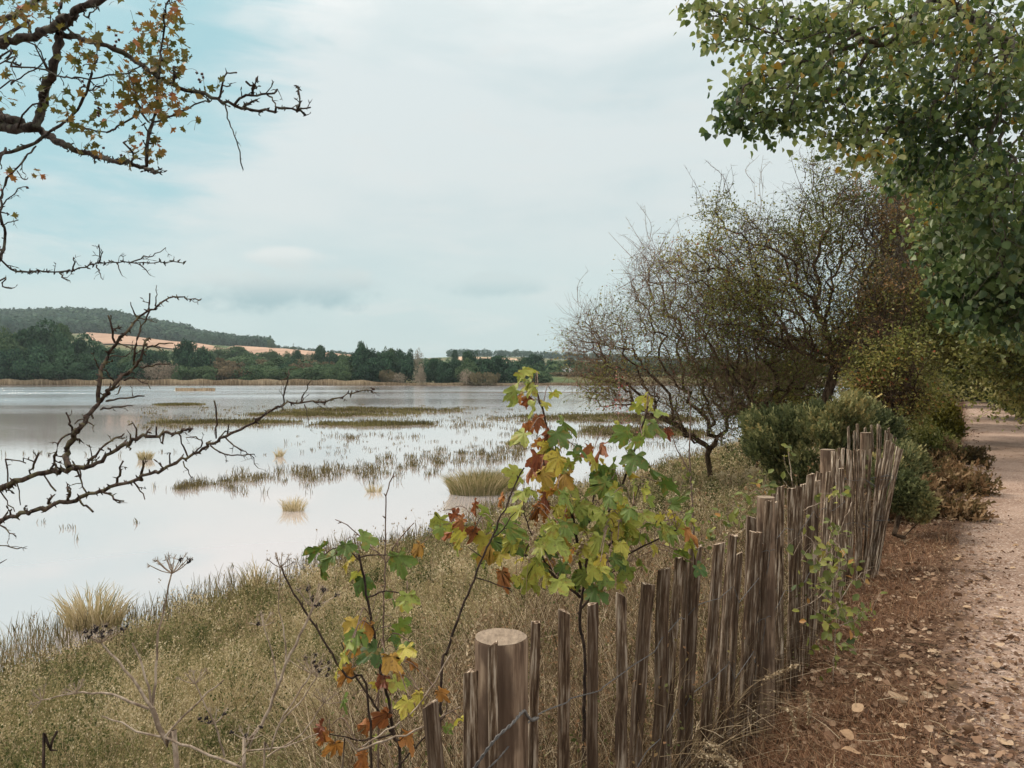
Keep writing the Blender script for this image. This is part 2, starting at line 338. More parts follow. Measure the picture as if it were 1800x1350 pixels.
def H(x, y):
    x = np.asarray(x, float); y = np.asarray(y, float); s = s_of(x, y)
    sw = s + .35 * wob(x, y, .45, 1) * np.clip(-s / 4, 0, 1) + .18 * wob(x, y, 1.7, 4) * np.clip(-s / 4, 0, 1)
    z = np.interp(sw, [-60, -16, -9.0, -7.45, -6.6, -5, -2.5, -.8, 0, .4, .78, 3, 3.4, 5, 30], [-2.2, -2.0, -1.6, -1.4, -1.24, -1.08, -.80, -.55, -.42, -.20, 0, 0, .1, .25, .6])
    kk = np.interp(u_of(x, y), [3.6, 6.2], [1, .38]); z = np.where((sw > -.8) & (sw < .78), z * kk + np.where(sw < 0, np.interp(sw, [-.8, 0], [1, 0]) * -.55 * (1 - kk), 0), z)
    z = z + .05 * wob(x, y, 1.3, 2) * np.clip((-s - .3) / 2, 0, 1) + .012 * wob(x, y, 4, 3) * (s < .6)
    # green flats standing out of the shallow water
    for (cx, cy, rx, ry) in FLATS:
        q = ((x - cx) / rx) ** 2 + ((y - cy) / ry) ** 2
        q = q + .4 * wob(x, y, .5, 5) + .35 * wob(x, y, 1.3, 9) + .45 * wob(x * .6, y, 3.1, 11)
        z = np.maximum(z, np.where(q < 1.25, -1.46 + .11 * np.clip(1.25 - q, 0, .75), -9))
    fh = far_h(x, y)
    return np.where(y > 225, np.where((s > -9) & (y < 300), np.maximum(z, fh), fh), z)
def flat(px0, px1, py, tk):
    Y = 3 * F / (py - HOR); return ((px0 + px1) / 2 - 900) / F * Y, Y, (px1 - px0) / 2 / F * Y, tk
FLATS = [flat(480, 820, 722, 6.0), flat(430, 700, 730, 2.5), flat(240, 520, 743, 2.0), flat(560, 760, 746, 2.2), flat(890, 1240, 735, 5.5), flat(1000, 1260, 760, 4.2), flat(620, 1330, 689.5, 2.6), flat(260, 350, 712, 2.5)]
az = np.concatenate([np.arange(-180, -48, 3.0), np.arange(-48, 52, .22), np.arange(52, 180.1, 3.0)])
rr = np.concatenate([np.linspace(.05, 2, 24), np.geomspace(2.06, 240, 330), np.geomspace(243, 4200, 130)])
A, RR = np.meshgrid(np.radians(az), rr); gx = RR * np.sin(A); gy = RR * np.cos(A); gz = H(gx, gy)
def gridf(n, m):
    i = np.arange(n - 1)[:, None] * m; j = np.arange(m - 1)[None]
    return np.stack([i + j, i + j + 1, i + m + j + 1, i + m + j], -1).reshape(-1, 4)
mb = MB(); mb.add(np.stack([gx, gy, gz], -1), gridf(*gx.shape)[:, ::-1])
def groundc(t):
    sp = t.n('ShaderNodeVectorMath', operation='DOT_PRODUCT'); t.l(t.pos, sp.inputs[0]); sp.inputs[1].default_value = (NX, NY, 0)
    s = t.m('SUBTRACT', sp.outputs['Value'], FX * NX + FY * NY)
    n = t.noise(t.pos, 1.2, 6, .6); n2 = t.noise(t.pos, 25, 6, .7)
    c = t.mix(n, G(.03, .022, .012), G(.075, .058, .03))
    ver = t.mix(t.smooth(n2, .35, .7), G(.06, .032, .02), G(.22, .135, .085))
    c = t.mix(t.smooth(t.m('ADD', s, t.m('MULTIPLY', n2, .4)), -.15, .35), c, ver)
    sx = t.n('ShaderNodeSeparateXYZ'); t.l(t.pos, sx.inputs[0])
    mud = t.mix(n, G(.10, .075, .055), G(.16, .12, .09))
    lowz = t.m('SUBTRACT', 1.0, t.smooth(sx.outputs[2], -1.36, -1.2))
    c = t.mix(lowz, c, mud)
    far = t.mix(t.smooth(t.noise(t.pos, .02, 5), .4, .6), G(.07, .10, .04), G(.15, .13, .07))
    return t.mix(t.smooth(sx.outputs[1], 250, 275), c, far)
M['ground'] = surf('bank earth', groundc, .95, .1, bump=lambda t: t.noise(t.pos, 30, 6, .7), bstr=.7, bdist=.02)
g = mb.build('ground', M['ground'], smooth=True); tag(g, 'olive brown earth of the sloping bank beside the water', 'ground', kind='structure')
# fields on the far slopes
def fieldmesh(name, pts, dn, df, mat, label):
    """strip of field between px limits, from distance dn to df (per px key)"""
    k = np.linspace(0, 1, 50); px = np.interp(k, [0, 1], [pts[0], pts[1]]); D = np.linspace(0, 1, 26)
    near = np.interp(px, *dn); far = np.interp(px, *df); V = np.zeros((len(D), len(px), 3))
    for i, d in enumerate(D):
        y = near * (1 - d) + far * d; x = (px - 900) / F * y; V[i, :, 0] = x; V[i, :, 1] = y; V[i, :, 2] = H(x, y) + 1.2
    m = MB(); m.add(V, gridf(*V.shape[:2])[:, ::-1]); o = m.build(name, mat, smooth=True); tag(o, label, 'field', kind='structure'); return o
def fieldc(a, b):
    return lambda t: t.mix(t.smooth(t.noise(t.mapv(t.pos, (1, .15, 1), rot=(0, 0, .3)), .05, 5, .6), .35, .65), G(*a), G(*b))
M['field'] = surf('ploughed pink field', fieldc((.30, .19, .13), (.42, .28, .20)), .95, .1)
M['field2'] = surf('stubble field', fieldc((.40, .27, .18), (.50, .36, .25)), .95, .1)
fieldmesh('field', (152, 395), ([152, 180, 395], [900, 640, 760]), ([152, 260, 330, 395], [985, 975, 960, 840]), M['field'], 'pink brown ploughed field on the wooded hillside at left')
fieldmesh('field', (385, 700), ([385, 500, 700], [640, 600, 700]), ([385, 420, 700], [760, 975, 985]), M['field'], 'long pink brown field along the skyline right of the hill')
fieldmesh('field', (800, 940), ([800, 940], [760, 760]), ([800, 830, 900, 940], [860, 1120, 1120, 860]), M['field2'], 'pale tan stubble field on the horizon in the middle')
# water
m = MB(); wy = np.concatenate([np.linspace(-40, 60, 60), np.linspace(65, 262, 60)]); wx = np.linspace(-420, 260, 90)
WX, WY = np.meshgrid(wx, wy); m.add(np.stack([WX, WY, np.full_like(WX, WZ)], -1), gridf(*WX.shape))
wm = bpy.data.materials.new('shallow water'); wm.use_nodes = True; t = NT(wm.node_tree)
pos = t.n('ShaderNodeNewGeometry').outputs['Position']; sp = t.n('ShaderNodeSeparateXYZ'); t.l(pos, sp.inputs[0])
gl = t.n('ShaderNodeBsdfGlossy'); gl.inputs['Color'].default_value = (.97, .955, .96, 1); gl.inputs['Roughness'].default_value = .04
df = t.n('ShaderNodeBsdfDiffuse'); df.inputs['Color'].default_value = (.47, .43, .43, 1)
lw = t.n('ShaderNodeFresnel'); lw.inputs[0].default_value = 1.33
fr = t.m('ADD', t.m('MULTIPLY', lw.outputs[0], .55), .42, clamp=True)
bp = t.n('ShaderNodeBump'); bp.inputs['Distance'].default_value = .05
far = t.smooth(sp.outputs[1], 18, 130)
patch = t.smooth(t.noise(t.mapv(pos, (.35, 1.2, 1)), .05, 4), .38, .62)
t.l(t.m('MULTIPLY', t.m('ADD', .02, t.m('MULTIPLY', far, t.m('ADD', .2, t.m('MULTIPLY', patch, .5)))), 1.0), bp.inputs['Strength'])
t.l(t.noise(t.mapv(pos, (.5, 2.2, 1)), 1.6, 4, .6), bp.inputs['Height'])
calm = t.m('MULTIPLY', t.smooth(sp.outputs[0], -34, -18), t.m('SUBTRACT', 1.0, t.smooth(sp.outputs[1], 120, 150)))
wind = t.m('MULTIPLY', t.smooth(sp.outputs[1], 40, 110), t.m('SUBTRACT', 1.0, t.m('MULTIPLY', calm, .85)))
t.l(t.m('ADD', .035, t.m('MULTIPLY', wind, t.m('ADD', .05, t.m('MULTIPLY', patch, .07)))), gl.inputs['Roughness']); lefty = t.m('MULTIPLY', wind, t.m('SUBTRACT', 1.0, t.smooth(sp.outputs[0], -70, -30)))
t.l(t.m('ADD', t.m('ADD', .04, t.m('MULTIPLY', wind, .05)), t.m('MULTIPLY', lefty, .14)), bp.inputs['Distance'])
t.l(bp.outputs[0], gl.inputs['Normal'])
mx = t.n('ShaderNodeMixShader'); t.l(fr, mx.inputs[0]); t.l(df.outputs[0], mx.inputs[1]); t.l(gl.outputs[0], mx.inputs[2])
o_ = t.n('ShaderNodeOutputMaterial'); t.l(mx.outputs[0], o_.inputs[0])
w = m.build('water', wm); tag(w, 'pale still tidal water with faint ripples', 'water', kind='structure')
# path
uu = np.concatenate([np.linspace(-6, 14, 420), np.linspace(14.1, 75, 260)]); ss = np.linspace(0, 1, 60)
U, Q = np.meshgrid(uu, ss, indexing='ij')
s0 = .76 + .02 * np.sin(U * 1.1) + .012 * np.sin(U * 3.7 + 1); s1 = 2.95 + .1 * np.sin(U * .8 + 2) + .05 * np.sin(U * 2.9)
SS = s0 + (s1 - s0) * Q; bend = 0 * U
x, y = xy(U, SS + bend); z = .008 + .012 * np.sin(Q * np.pi) - .022 * (1 - np.clip(np.minimum(Q, 1 - Q) * 14, 0, 1)) + rs.normal(0, .0022, U.shape) + .006 * wob(x, y, 6, 2)
m = MB(); m.add(np.stack([x, y, z], -1), gridf(*U.shape))
def pathc(t):
    n = t.noise(t.pos, 1.1, 5, .6); f = t.noise(t.pos, 70, 6, .75); v = t.n('ShaderNodeTexVoronoi'); t.l(t.pos, v.inputs[0]); v.inputs['Scale'].default_value = 75
    c = t.mix(t.smooth(n, .35, .65), G(.235, .16, .118), G(.355, .258, .20))
    c = t.mix(t.m('MULTIPLY', t.smooth(f, .50, .68), .55), c, G(.17, .10, .075))
    g_ = t.n('ShaderNodeSeparateColor'); t.l(v.outputs['Color'], g_.inputs[0])
    c = t.mix(t.m('MULTIPLY', t.smooth(g_.outputs[0], .82, .86), .5), c, G(.62, .52, .45))
    c = t.mix(t.m('MULTIPLY', t.smooth(g_.outputs[1], .84, .88), .5), c, G(.13, .08, .06))
    sp = t.n('ShaderNodeVectorMath', operation='DOT_PRODUCT'); t.l(t.pos, sp.inputs[0]); sp.inputs[1].default_value = (NX, NY, 0)
    ss_ = t.m('ADD', t.m('SUBTRACT', sp.outputs['Value'], FX * NX + FY * NY), t.m('ADD', t.m('MULTIPLY', t.noise(t.pos, 2.2, 4), .55), t.m('MULTIPLY', t.noise(t.pos, 28, 5, .7), .35)))
    soil = t.mix(t.smooth(t.noise(t.pos, 25, 6, .7), .35, .7), G(.06, .032, .02), G(.22, .135, .085))
    return t.mix(t.smooth(ss_, 1.25, 1.62), soil, c)
M['path'] = surf('trodden gravel', pathc, .95, .15, bump=lambda t: t.noise(t.pos, 85, 6, .8), bstr=.9, bdist=.008)
o = m.build('path', M['path'], smooth=False); tag(o, 'pinkish brown gravel footpath strewn with leaves', 'path', kind='structure')

# ================================================================ skeleton trees
def skeleton(root, attr, step=.15, jit=.15, bf=.35, r0=.004, pw=2.4, trunk=None, curve=.5, seed=1):
    """grow branches from root to every attractor; returns nodes, parents, radii, leaf attractor node ids"""
    g = np.random.RandomState(seed); cap = 200 * (len(attr) + 20) // 10 + 4000
    N = np.zeros((cap, 3)); D = np.zeros((cap, 3)); PL = np.zeros(cap); par = -np.ones(cap, int); n = 0
    tr = np.array([root]) if trunk is None else np.asarray(trunk, float); tr = spline(tr, step) if len(tr) > 1 else tr
    for i, p in enumerate(tr):
        N[n] = p; par[n] = n - 1; D[n] = norm(tr[i] - tr[i - 1]) if i else np.array([0, 0, 1.]); PL[n] = 0 if not i else PL[n - 1] + np.linalg.norm(tr[i] - tr[i - 1]) * .2; n += 1
    mn = max(1, int(.35 * n)) if trunk is not None else 0
    order = np.argsort(np.linalg.norm(attr - tr[-1], axis=1) + g.normal(0, .15, len(attr))); tips = []
    for a in attr[order]:
        d = np.linalg.norm(N[mn:n] - a, axis=1); k = mn + int(np.argmin(d + bf * PL[mn:n])); d = d[k - mn]
        q = max(1, int(round(d / step))); p0 = N[k].copy(); c = p0 + (D[k] + np.array([0, 0, .25])) * d * curve * .5; pr = k
        if n + q >= cap: break
        for i in range(1, q + 1):
            u = i / q; p = (1 - u) ** 2 * p0 + 2 * u * (1 - u) * c + u * u * a
            if i < q: p = p + g.normal(0, jit * step, 3)
            N[n] = p; par[n] = pr; D[n] = norm(p - N[pr]); PL[n] = PL[pr] + np.linalg.norm(p - N[pr]); pr = n; n += 1
        tips.append(n - 1)
    N = N[:n]; par = par[:n]; rad = np.zeros(n); acc = np.zeros(n)
    for i in range(n - 1, -1, -1):
        rad[i] = max(acc[i], r0 ** pw) ** (1 / pw) if acc[i] > 0 else r0
        if par[i] >= 0: acc[par[i]] += rad[i] ** pw
    return N, par, rad, np.array(tips), D[:n]
def chains(N, par, rad):
    n = len(N); best = -np.ones(n, int)
    for i in range(1, n):
        p = par[i]
        if p >= 0 and (best[p] < 0 or rad[i] > rad[best[p]]): best[p] = i
    out = []
    for i in range(n):
        if par[i] < 0 or best[par[i]] != i:
            c = [i] if par[i] < 0 else [par[i], i]; k = i
            while best[k] >= 0: k = best[k]; c.append(k)
            out.append(c)
    return out
def tree_wood(N, par, rad, mb_big, mb_small, thr, nb=8, ns=4, rmax=None):
    for c in chains(N, par, rad):
        r = rad[c].copy()
        if len(c) > 1 and par[c[1]] == c[0]: r[0] = min(r[0], r[1] * 1.05)
        if rmax: r = np.minimum(r, rmax)
        r[-1] *= .5; big = r.max() > thr
        tube(mb_big if big else mb_small, N[c], r, nb if big else ns, rs.rand())
def blob_pts(blobs, n, seed, shell=.55):
    """random points in a set of ellipsoids (cx,cy,cz,rx,ry,rz,weight)"""
    g = np.random.RandomState(seed); b = np.array(blobs, float); w = b[:, 6] / b[:, 6].sum(); k = g.choice(len(b), n, p=w)
    d = norm(g.normal(size=(n, 3))); r = (shell + (1 - shell) * g.rand(n) ** .6)[:, None] * (g.rand(n)[:, None] ** .25)
    return b[k, :3] + d * r * b[k, 3:6], k
def foliage(mb, tpl, pts, dirs, per, spread, size, rbase, rvar=.25, droop=.4, up=.7, seed=0, jit=0):
    n = len(pts); idx = np.repeat(np.arange(n), per); N = len(idx)
    pos = pts[idx] + rs.normal(0, spread, (N, 3)); tip = norm(dirs[idx] * .4 + rdir(N) * .9 + np.array([0, 0, -droop])); nr = norm(rdir(N) + np.array([0, 0, up]))
    rb = np.asarray(rbase); rb = rb[idx] if rb.ndim else rb
    place(mb, tpl[0], tpl[1], pos, tip, nr, size * (.65 + .6 * rs.rand(N)), np.clip(rb + rs.normal(0, rvar, N), 0, 1), jit)
def spurs(mb, N, D, rad, prob, lo, hi, r, seed):
    g = np.random.RandomState(seed); k = np.where((g.rand(len(N)) < prob))[0]
    for i in k:
        d = norm(np.cross(D[i], g.normal(size=3)) + D[i] * .4); L = g.uniform(lo, hi); p = N[i]
        tube(mb, [p, p + d * L * .5 + g.normal(0, L * .08, 3), p + d * L], [r * 1.3, r, r * .35], 3, g.rand())
    return k

# ---- near thicket and its trees (left of the path)
def thicket_tree(name, label, cat, base, blobs, natt, r0, leaf, leafn, leafs, seed, lmat, bmat=None, trunk=None, step=.16, thr=.02, group=None, berries=0, tips_only=True, bf=.35, rmax=.13, rb=None, jit=.3, spur=.35, twig=1.6, tl=(.12, .42), lden=-.1):
    root = np.array([base[0], base[1], float(H(base[0], base[1])) - .1])
    e = empty(name, root, label, cat, group)
    att, k = blob_pts(blobs, natt, seed)
    tr = [root, root + [0, 0, .5]] if trunk is None else [root] + [np.array(p) for p in trunk]
    N, par, rad, tips, D = skeleton(root, att, step, jit, bf, r0, 2.35, tr, .6, seed)
    a, b = MB(), MB(); tree_wood(N, par, rad, a, b, thr, 8, 4, rmax)
    spurs(b, N, D, rad, spur, .04, .16, r0 * .8, seed)
    if a.v: a.build('trunk', bmat or M['thick_bark'], e, True)
    g = np.random.RandomState(seed + 9); cand = np.where(rad < r0 * 4)[0]; k = g.choice(cand, int(len(cand) * twig)); n_ = len(k)
    d = norm(D[k] * .8 + norm(g.normal(size=(n_, 3))) + [0, 0, .15]); Lg = g.uniform(tl[0], tl[1], n_); q0 = N[k]; q2 = q0 + d * Lg[:, None]; q1 = (q0 + q2) / 2 + g.normal(0, .12, (n_, 3)) * Lg[:, None]
    sticks(b, q0, q1, q2, r0 * g.uniform(.5, .85, n_), g.rand(n_)); N = np.concatenate([N, q1, q2, (q1 + q2) / 2]); D = np.concatenate([D, d, d, d]); rad = np.concatenate([rad, np.full(3 * n_, r0 * .5)])
    top = np.where(N[:, 2] > np.quantile(N[:, 2], .80))[0]
    for i in g.choice(top, int(14 * twig)):
        L_ = g.uniform(.4, 1.0); dd = norm(np.array([g.normal(-.1, .45), g.normal(0, .3), 1.0])); pp = spline([N[i], N[i] + dd * L_ * .5 + g.normal(0, .08, 3), N[i] + dd * L_ + g.normal(0, .1, 3)], .1); tube(b, pp, np.linspace(r0 * 1.3, r0 * .5, len(pp)), 4)
        k2 = g.randint(1, len(pp), 7); d2 = norm(g.normal(size=(7, 3)) + dd * .8); sticks(b, pp[k2], pp[k2] + d2 * .06, pp[k2] + d2 * .13, np.full(7, r0 * .6), g.rand(7))
    b.build('twigs', M['twig_bark'] if name == 'hawthorn_tree' and twig > 2 else (bmat or M['thick_bark']), e)
    if leafn:
        c = MB(); sel = np.where(rad < r0 * 3.0)[0]; g = np.random.RandomState(seed + 5); 
        q = wob(N[sel][:, 0] * 2.3, N[sel][:, 2] * 2.3 + N[sel][:, 1], 1.2, seed); keep = sel[(q + g.normal(0, .35, len(sel))) > lden]
        base_r = np.clip(.45 + .35 * wob(N[keep][:, 0] + N[keep][:, 1], N[keep][:, 2] * 1.3, 1.1, seed + 3), 0, 1) if rb is None else rb
        foliage(c, leaf, N[keep], D[keep], abs(leafn), leafs * .9, leafs, base_r, .17, .1, .5)
        c.build('leaves', lmat, e)
    if berries:
        c = MB(); k = rs.choice(len(N), berries); place(c, OCT[0], OCT[1], N[k] + rs.normal(0, .05, (berries, 3)), rdir(berries), rdir(berries), .016, .5); tag(c.build('berries', M['redberry'], e), kind='stuff')
    return e
OCT = (np.array([[1, 0, 0], [-1, 0, 0], [0, 1, 0], [0, -1, 0], [0, 0, 1], [0, 0, -1.]]), [[[0, 2, 4], [2, 1, 4], [1, 3, 4], [3, 0, 4], [2, 0, 5], [1, 2, 5], [3, 1, 5], [0, 3, 5]]])
def B(px, py, Y, rpx, rpy, ry, w=1):
    p = P(px, py, Y); return (*p, rpx / F * Y, ry, rpy / F * Y, w)
# 1 bare spreading hawthorn at the waterside
thicket_tree('hawthorn_tree', 'bare twiggy grey brown hawthorn leaning out over the water, left of the thicket', 'tree', P(1250, 862, 17.5)[:2],
  [B(1120, 590, 17, 110, 110, 1.6, 2), B(1060, 620, 17, 75, 80, 1.2, 1.5), B(1170, 530, 17.2, 90, 90, 1.5, 1.6), B(1230, 640, 17.2, 110, 120, 1.8, 2.4), B(1150, 690, 16.8, 130, 50, 1.5, 1.6), B(1300, 600, 17.8, 110, 140, 1.8, 2), B(1150, 470, 17.5, 50, 40, 1, .6), B(1240, 740, 17, 80, 60, 1.2, .8), B(1030, 610, 16.8, 45, 80, .8, .8), B(1070, 680, 16.6, 70, 30, 1, .9), B(1160, 740, 16.8, 60, 35, 1, .6)],
  1700, .0050, L_DIA, 1, .055, 11, M['thick_leaf'], trunk=[P(1248, 830, 17.4), P(1243, 800, 17.3)], berries=260, spur=.1, rmax=.06, twig=2.6, tl=(.15, .8), lden=.3, bf=.22)
# 2 taller hawthorn with a black twisted trunk
thicket_tree('hawthorn_tree', 'tall hawthorn with black twisted trunk and small olive leaves above the gorse', 'tree', P(1455, 760, 15.0)[:2],
  [B(1340, 470, 15, 110, 90, 1.6, 2), B(1440, 400, 15.2, 110, 80, 1.6, 2), B(1290, 420, 15, 60, 50, 1, .7), B(1500, 480, 15, 120, 120, 1.6, 2.4), B(1400, 560, 14.8, 140, 90, 1.6, 2.2), B(1570, 420, 15.5, 90, 100, 1.5, 1.5), B(1470, 330, 15.2, 60, 60, .9, .5), B(1430, 310, 15.2, 20, 50, .4, .12), B(1200, 470, 15, 60, 40, .8, .4), B(1545, 580, 15, 90, 70, 1.4, 1.2), B(1280, 540, 15, 70, 60, 1, .9), B(1260, 370, 15, 30, 30, .5, .12)],
  1900, .0050, L_DIA, 2, .055, 12, M['thick_leaf'], trunk=[P(1452, 720, 15), P(1462, 670, 15), P(1468, 640, 15)], berries=200, rmax=.12, twig=2.0, tl=(.12, .6), lden=-.15)
thicket_tree('hawthorn_tree', 'many stemmed spiky thorn tangle filling the gap between bare and tall hawthorns', 'tree', P(1345, 830, 16.2)[:2],
  [B(1300, 560, 16, 80, 80, 1.2, 1.6), B(1250, 500, 16, 60, 60, 1, .9), B(1370, 500, 16, 80, 90, 1.2, 1.4), B(1340, 640, 15.8, 110, 70, 1.4, 1.8), B(1250, 620, 16, 70, 70, 1.1, 1), B(1430, 640, 15.6, 90, 70, 1.2, 1.4), B(1300, 720, 15.8, 80, 40, 1, 1), B(1330, 400, 16, 30, 50, .5, .25), B(1190, 560, 16, 50, 50, .8, .5)],
  1500, .0046, L_DIA, 1, .055, 19, M['thick_leaf'], spur=.1, rmax=.05, twig=2.4, tl=(.15, .7), lden=-.1, bf=.12)
# 3 stems right of it
thicket_tree('hawthorn_tree', 'slender grey stemmed hawthorn standing right of the black trunk', 'tree', P(1503, 760, 14.0)[:2],
  [B(1560, 500, 14, 80, 80, 1.2, 1.4), B(1600, 400, 14.5, 80, 90, 1.4, 1.5), B(1520, 600, 14, 60, 60, 1, 1), B(1620, 500, 14.2, 70, 60, 1, 1), B(1540, 360, 14.5, 60, 60, 1, .8)],
  1000, .0055, L_DIA, 2, .055, 13, M['brown_leaf'], bmat=M['pop_bark'], trunk=[P(1500, 690, 14), P(1508, 650, 14), P(1520, 610, 14), P(1545, 570, 14)], rmax=.05)
thicket_tree('hawthorn_tree', 'rusty brown leaved hawthorn behind the poplar leaves, right of the thicket', 'tree', P(1600, 745, 19.0)[:2],
  [B(1640, 400, 19, 100, 100, 1.8, 2), B(1600, 320, 19, 60, 60, 1.2, .8), B(1690, 350, 19, 70, 90, 1.5, 1.2), B(1590, 500, 19, 80, 90, 1.5, 1.6), B(1660, 500, 19, 90, 70, 1.5, 1.2), B(1560, 600, 19, 60, 70, 1.2, 1)],
  1700, .006, L_DIA, 3, .075, 14, M['thick_leaf'], trunk=[P(1600, 690, 19), P(1590, 650, 19), P(1600, 560, 19)], rmax=.08, lden=-1)
thicket_tree('thorn_bush', 'dark tangled thorn bush with thin upright stems between hawthorns and path', 'bush', P(1575, 745, 13.0)[:2],
  [B(1570, 640, 13, 50, 70, .9, 2), B(1540, 690, 13, 50, 40, .8, 1), B(1590, 560, 13.4, 40, 60, .8, 1), B(1530, 600, 13.4, 50, 60, .8, 1), B(1600, 700, 13, 30, 40, .6, .8)],
  1100, .0045, L_DIA, 4, .055, 15, M['thick_leaf'], rmax=.03)
thicket_tree('thorn_bush', 'low leafy thorn bush under the bare hawthorn by the water', 'bush', P(1330, 800, 19.0)[:2],
  [B(1340, 690, 19, 90, 70, 1.4, 2), B(1420, 640, 18.6, 90, 70, 1.4, 1.6), B(1290, 700, 19, 60, 60, 1.2, 1), B(1390, 720, 18, 90, 50, 1.2, 1.5)],
  1100, .006, L_DIA, 3, .07, 16, M['thick_leaf'], rmax=.04, lden=-.2)
# lane trees further on, left and right of the path
def lane(name, label, cat, u, s, blobs, natt, leafn, leafs, seed, mat, group=None, trunk=None, r0=.007, step=.3, rmax=.16):
    return thicket_tree(name, label, cat, xy(u, s), blobs, natt, r0, L_DIA, leafn, leafs, seed, mat, trunk=trunk, step=step, thr=.03, group=group, rmax=rmax, spur=0, bf=.3, twig=.8, tl=(.2, .8), lden=-1.2)
lane('lane_tree', 'olive leaved tree arching over the path from its left, beyond the thicket', 'tree', 26, -1.6,
  [B(1600, 560, 24, 70, 70, 2.2, 2), B(1560, 640, 24, 70, 50, 1.6, 1.4), B(1640, 620, 25, 50, 40, 1.5, 1), B(1620, 480, 25, 60, 60, 2, 1.2), B(1600, 680, 24, 50, 30, 1.2, 1)], 1300, 6, .13, 21, M['lane_leaf'])
lane('lane_tree', 'yellowing tree closing the far end of the path on its left', 'tree', 44, -1.5,
  [B(1640, 600, 40, 60, 60, 3, 2), B(1650, 660, 40, 40, 30, 2, 1.3), B(1600, 640, 42, 50, 50, 2.5, 1), B(1680, 560, 41, 50, 60, 2.5, 1.4)], 1100, 6, .20, 22, M['lane_leaf'])
lane('lane_tree', 'broad olive tree leaning over the path from its right, nearest the poplar', 'tree', 20, 5.2,
  [B(1800, 620, 15, 70, 60, 1.6, 1.6), B(1840, 500, 15, 90, 130, 1.6, 1.6), B(1800, 680, 16, 50, 30, 1, .9), B(1740, 480, 17, 80, 90, 1.6, 1.5), B(1720, 600, 18, 80, 60, 1.8, 2), B(1780, 640, 18, 60, 60, 1.6, 1.4), B(1690, 540, 19, 70, 60, 1.8, 1.6), B(1790, 540, 18.5, 70, 80, 1.8, 1.6), B(1650, 600, 20, 50, 40, 1.4, .9), B(1860, 560, 18, 70, 110, 2, 1.2)], 2600, 6, .10, 23, M['lane_leaf'])
lane('lane_tree', 'pale leaved tree over the middle of the path, second on its right', 'tree', 30, 4.8,
  [B(1740, 620, 28, 60, 50, 2, 2), B(1700, 600, 29, 60, 50, 2.2, 1.8), B(1780, 650, 27, 50, 40, 1.6, 1.3), B(1660, 560, 29, 60, 60, 2, 1.4), B(1800, 560, 28, 80, 90, 2.2, 1.4)], 1400, 6, .15, 24, M['lane_leaf'])
lane('lane_tree', 'brown tree at the far end of the path on its right', 'tree', 50, 4.5,
  [B(1730, 650, 45, 50, 30, 2.4, 2), B(1700, 610, 46, 50, 40, 2.4, 1.8), B(1780, 630, 44, 60, 50, 2.4, 1.4), B(1750, 580, 45, 70, 50, 2.4, 1.4)], 1100, 6, .21, 25, M['brown_leaf'])
# clumpy bushes
def bush(name, label, cat, base, blobs, n, tpl, size, mat, seed, per=4, stem=True, group=None, spread=.08, up=.3, droop=-.3, stems=60):
    z = float(H(base[0], base[1])); root = np.array([base[0], base[1], z - .05]); e = empty(name, root, label, cat, group)
    att, _ = blob_pts(blobs, stems, seed, .5); N, par, rad, tips, D = skeleton(root, att, .15, .3, .2, .006, 2.3, [root, root + [0, 0, .12]], .5, seed)
    b = MB(); tree_wood(N, par, rad, b, b, .0, 5, 4, .03); b.build('stems', M['thick_bark'], e)
    pts, k = blob_pts(blobs, n, seed + 1, .45); pts = pts[pts[:, 2] > H(pts[:, 0], pts[:, 1])]
    c = MB(); cen = np.array(blobs)[:, :3].mean(0); dr = norm(pts - cen + [0, 0, .5])
    rb = np.clip(.45 + .35 * wob(pts[:, 0] * 3, pts[:, 2] * 3 + pts[:, 1] * 2, 1.4, seed), 0, 1)
    foliage(c, tpl, pts, dr * 2.4, per, spread, size, rb, .2, droop, up); c.build('leaves', mat, e)
    return e
L_NEED = (np.array([[0, 0, 0], [.07, .5, .0], [0, 1, 0], [-.07, .5, 0]]), [[[0, 1, 2, 3]]])
L_SPR = (np.array([[0, 0, 0], [.05, .6, .0], [0, 1, 0], [-.05, .6, 0], [.25, .55, .1], [-.25, .62, -.1], [.2, .85, -.05], [-.2, .3, .12], [.03, .2, 0], [-.03, .35, 0]]), [[[0, 1, 2, 3]], [[8, 4, 1], [9, 5, 3], [1, 6, 2], [0, 7, 9]]])
gg = np.random.RandomState(77); gb = []
for (x0_, x1_, y0_, y1_, n_) in [(1325, 1560, 745, 800, 26), (1360, 1600, 790, 850, 14), (1350, 1540, 725, 760, 12)]:
    for q in range(n_): gb.append(B(gg.uniform(x0_, x1_), gg.uniform(y0_, y1_), gg.uniform(10.4, 12), gg.uniform(12, 26), gg.uniform(16, 36), gg.uniform(.12, .3), 1))
bush('gorse_bush', 'scruffy grey green gorse bush behind the fence, under the hawthorns', 'bush', P(1420, 840, 11.0)[:2], gb, 6200, L_SPR, .12, M['gorse'], 31, 5, spread=.05, droop=-.9, stems=160)
bush('gorse_bush', 'small dark gorse bush on the verge beside the last leaning pickets', 'bush', P(1588, 925, 7.6)[:2],
  [B(1585, 870, 7.7, 38, 38, .25, 2), B(1560, 840, 8.0, 30, 40, .2, 1), B(1610, 890, 7.6, 25, 28, .2, 1), B(1580, 820, 8.4, 30, 40, .25, 1)], 2600, L_SPR, .08, M['gorse'], 32, 4, spread=.02)
bush('leafy_bush', 'bright yellow green bush on the left edge of the path', 'bush', xy(18.5, .4),
  [B(1655, 735, 17.2, 32, 34, .45, 2), B(1640, 715, 17.4, 26, 26, .4, 1), B(1670, 755, 17, 22, 22, .35, 1), B(1640, 765, 17, 26, 20, .4, 1)], 1500, L_DIA, .075, M['bright_leaf'], 33, 5, spread=.05)
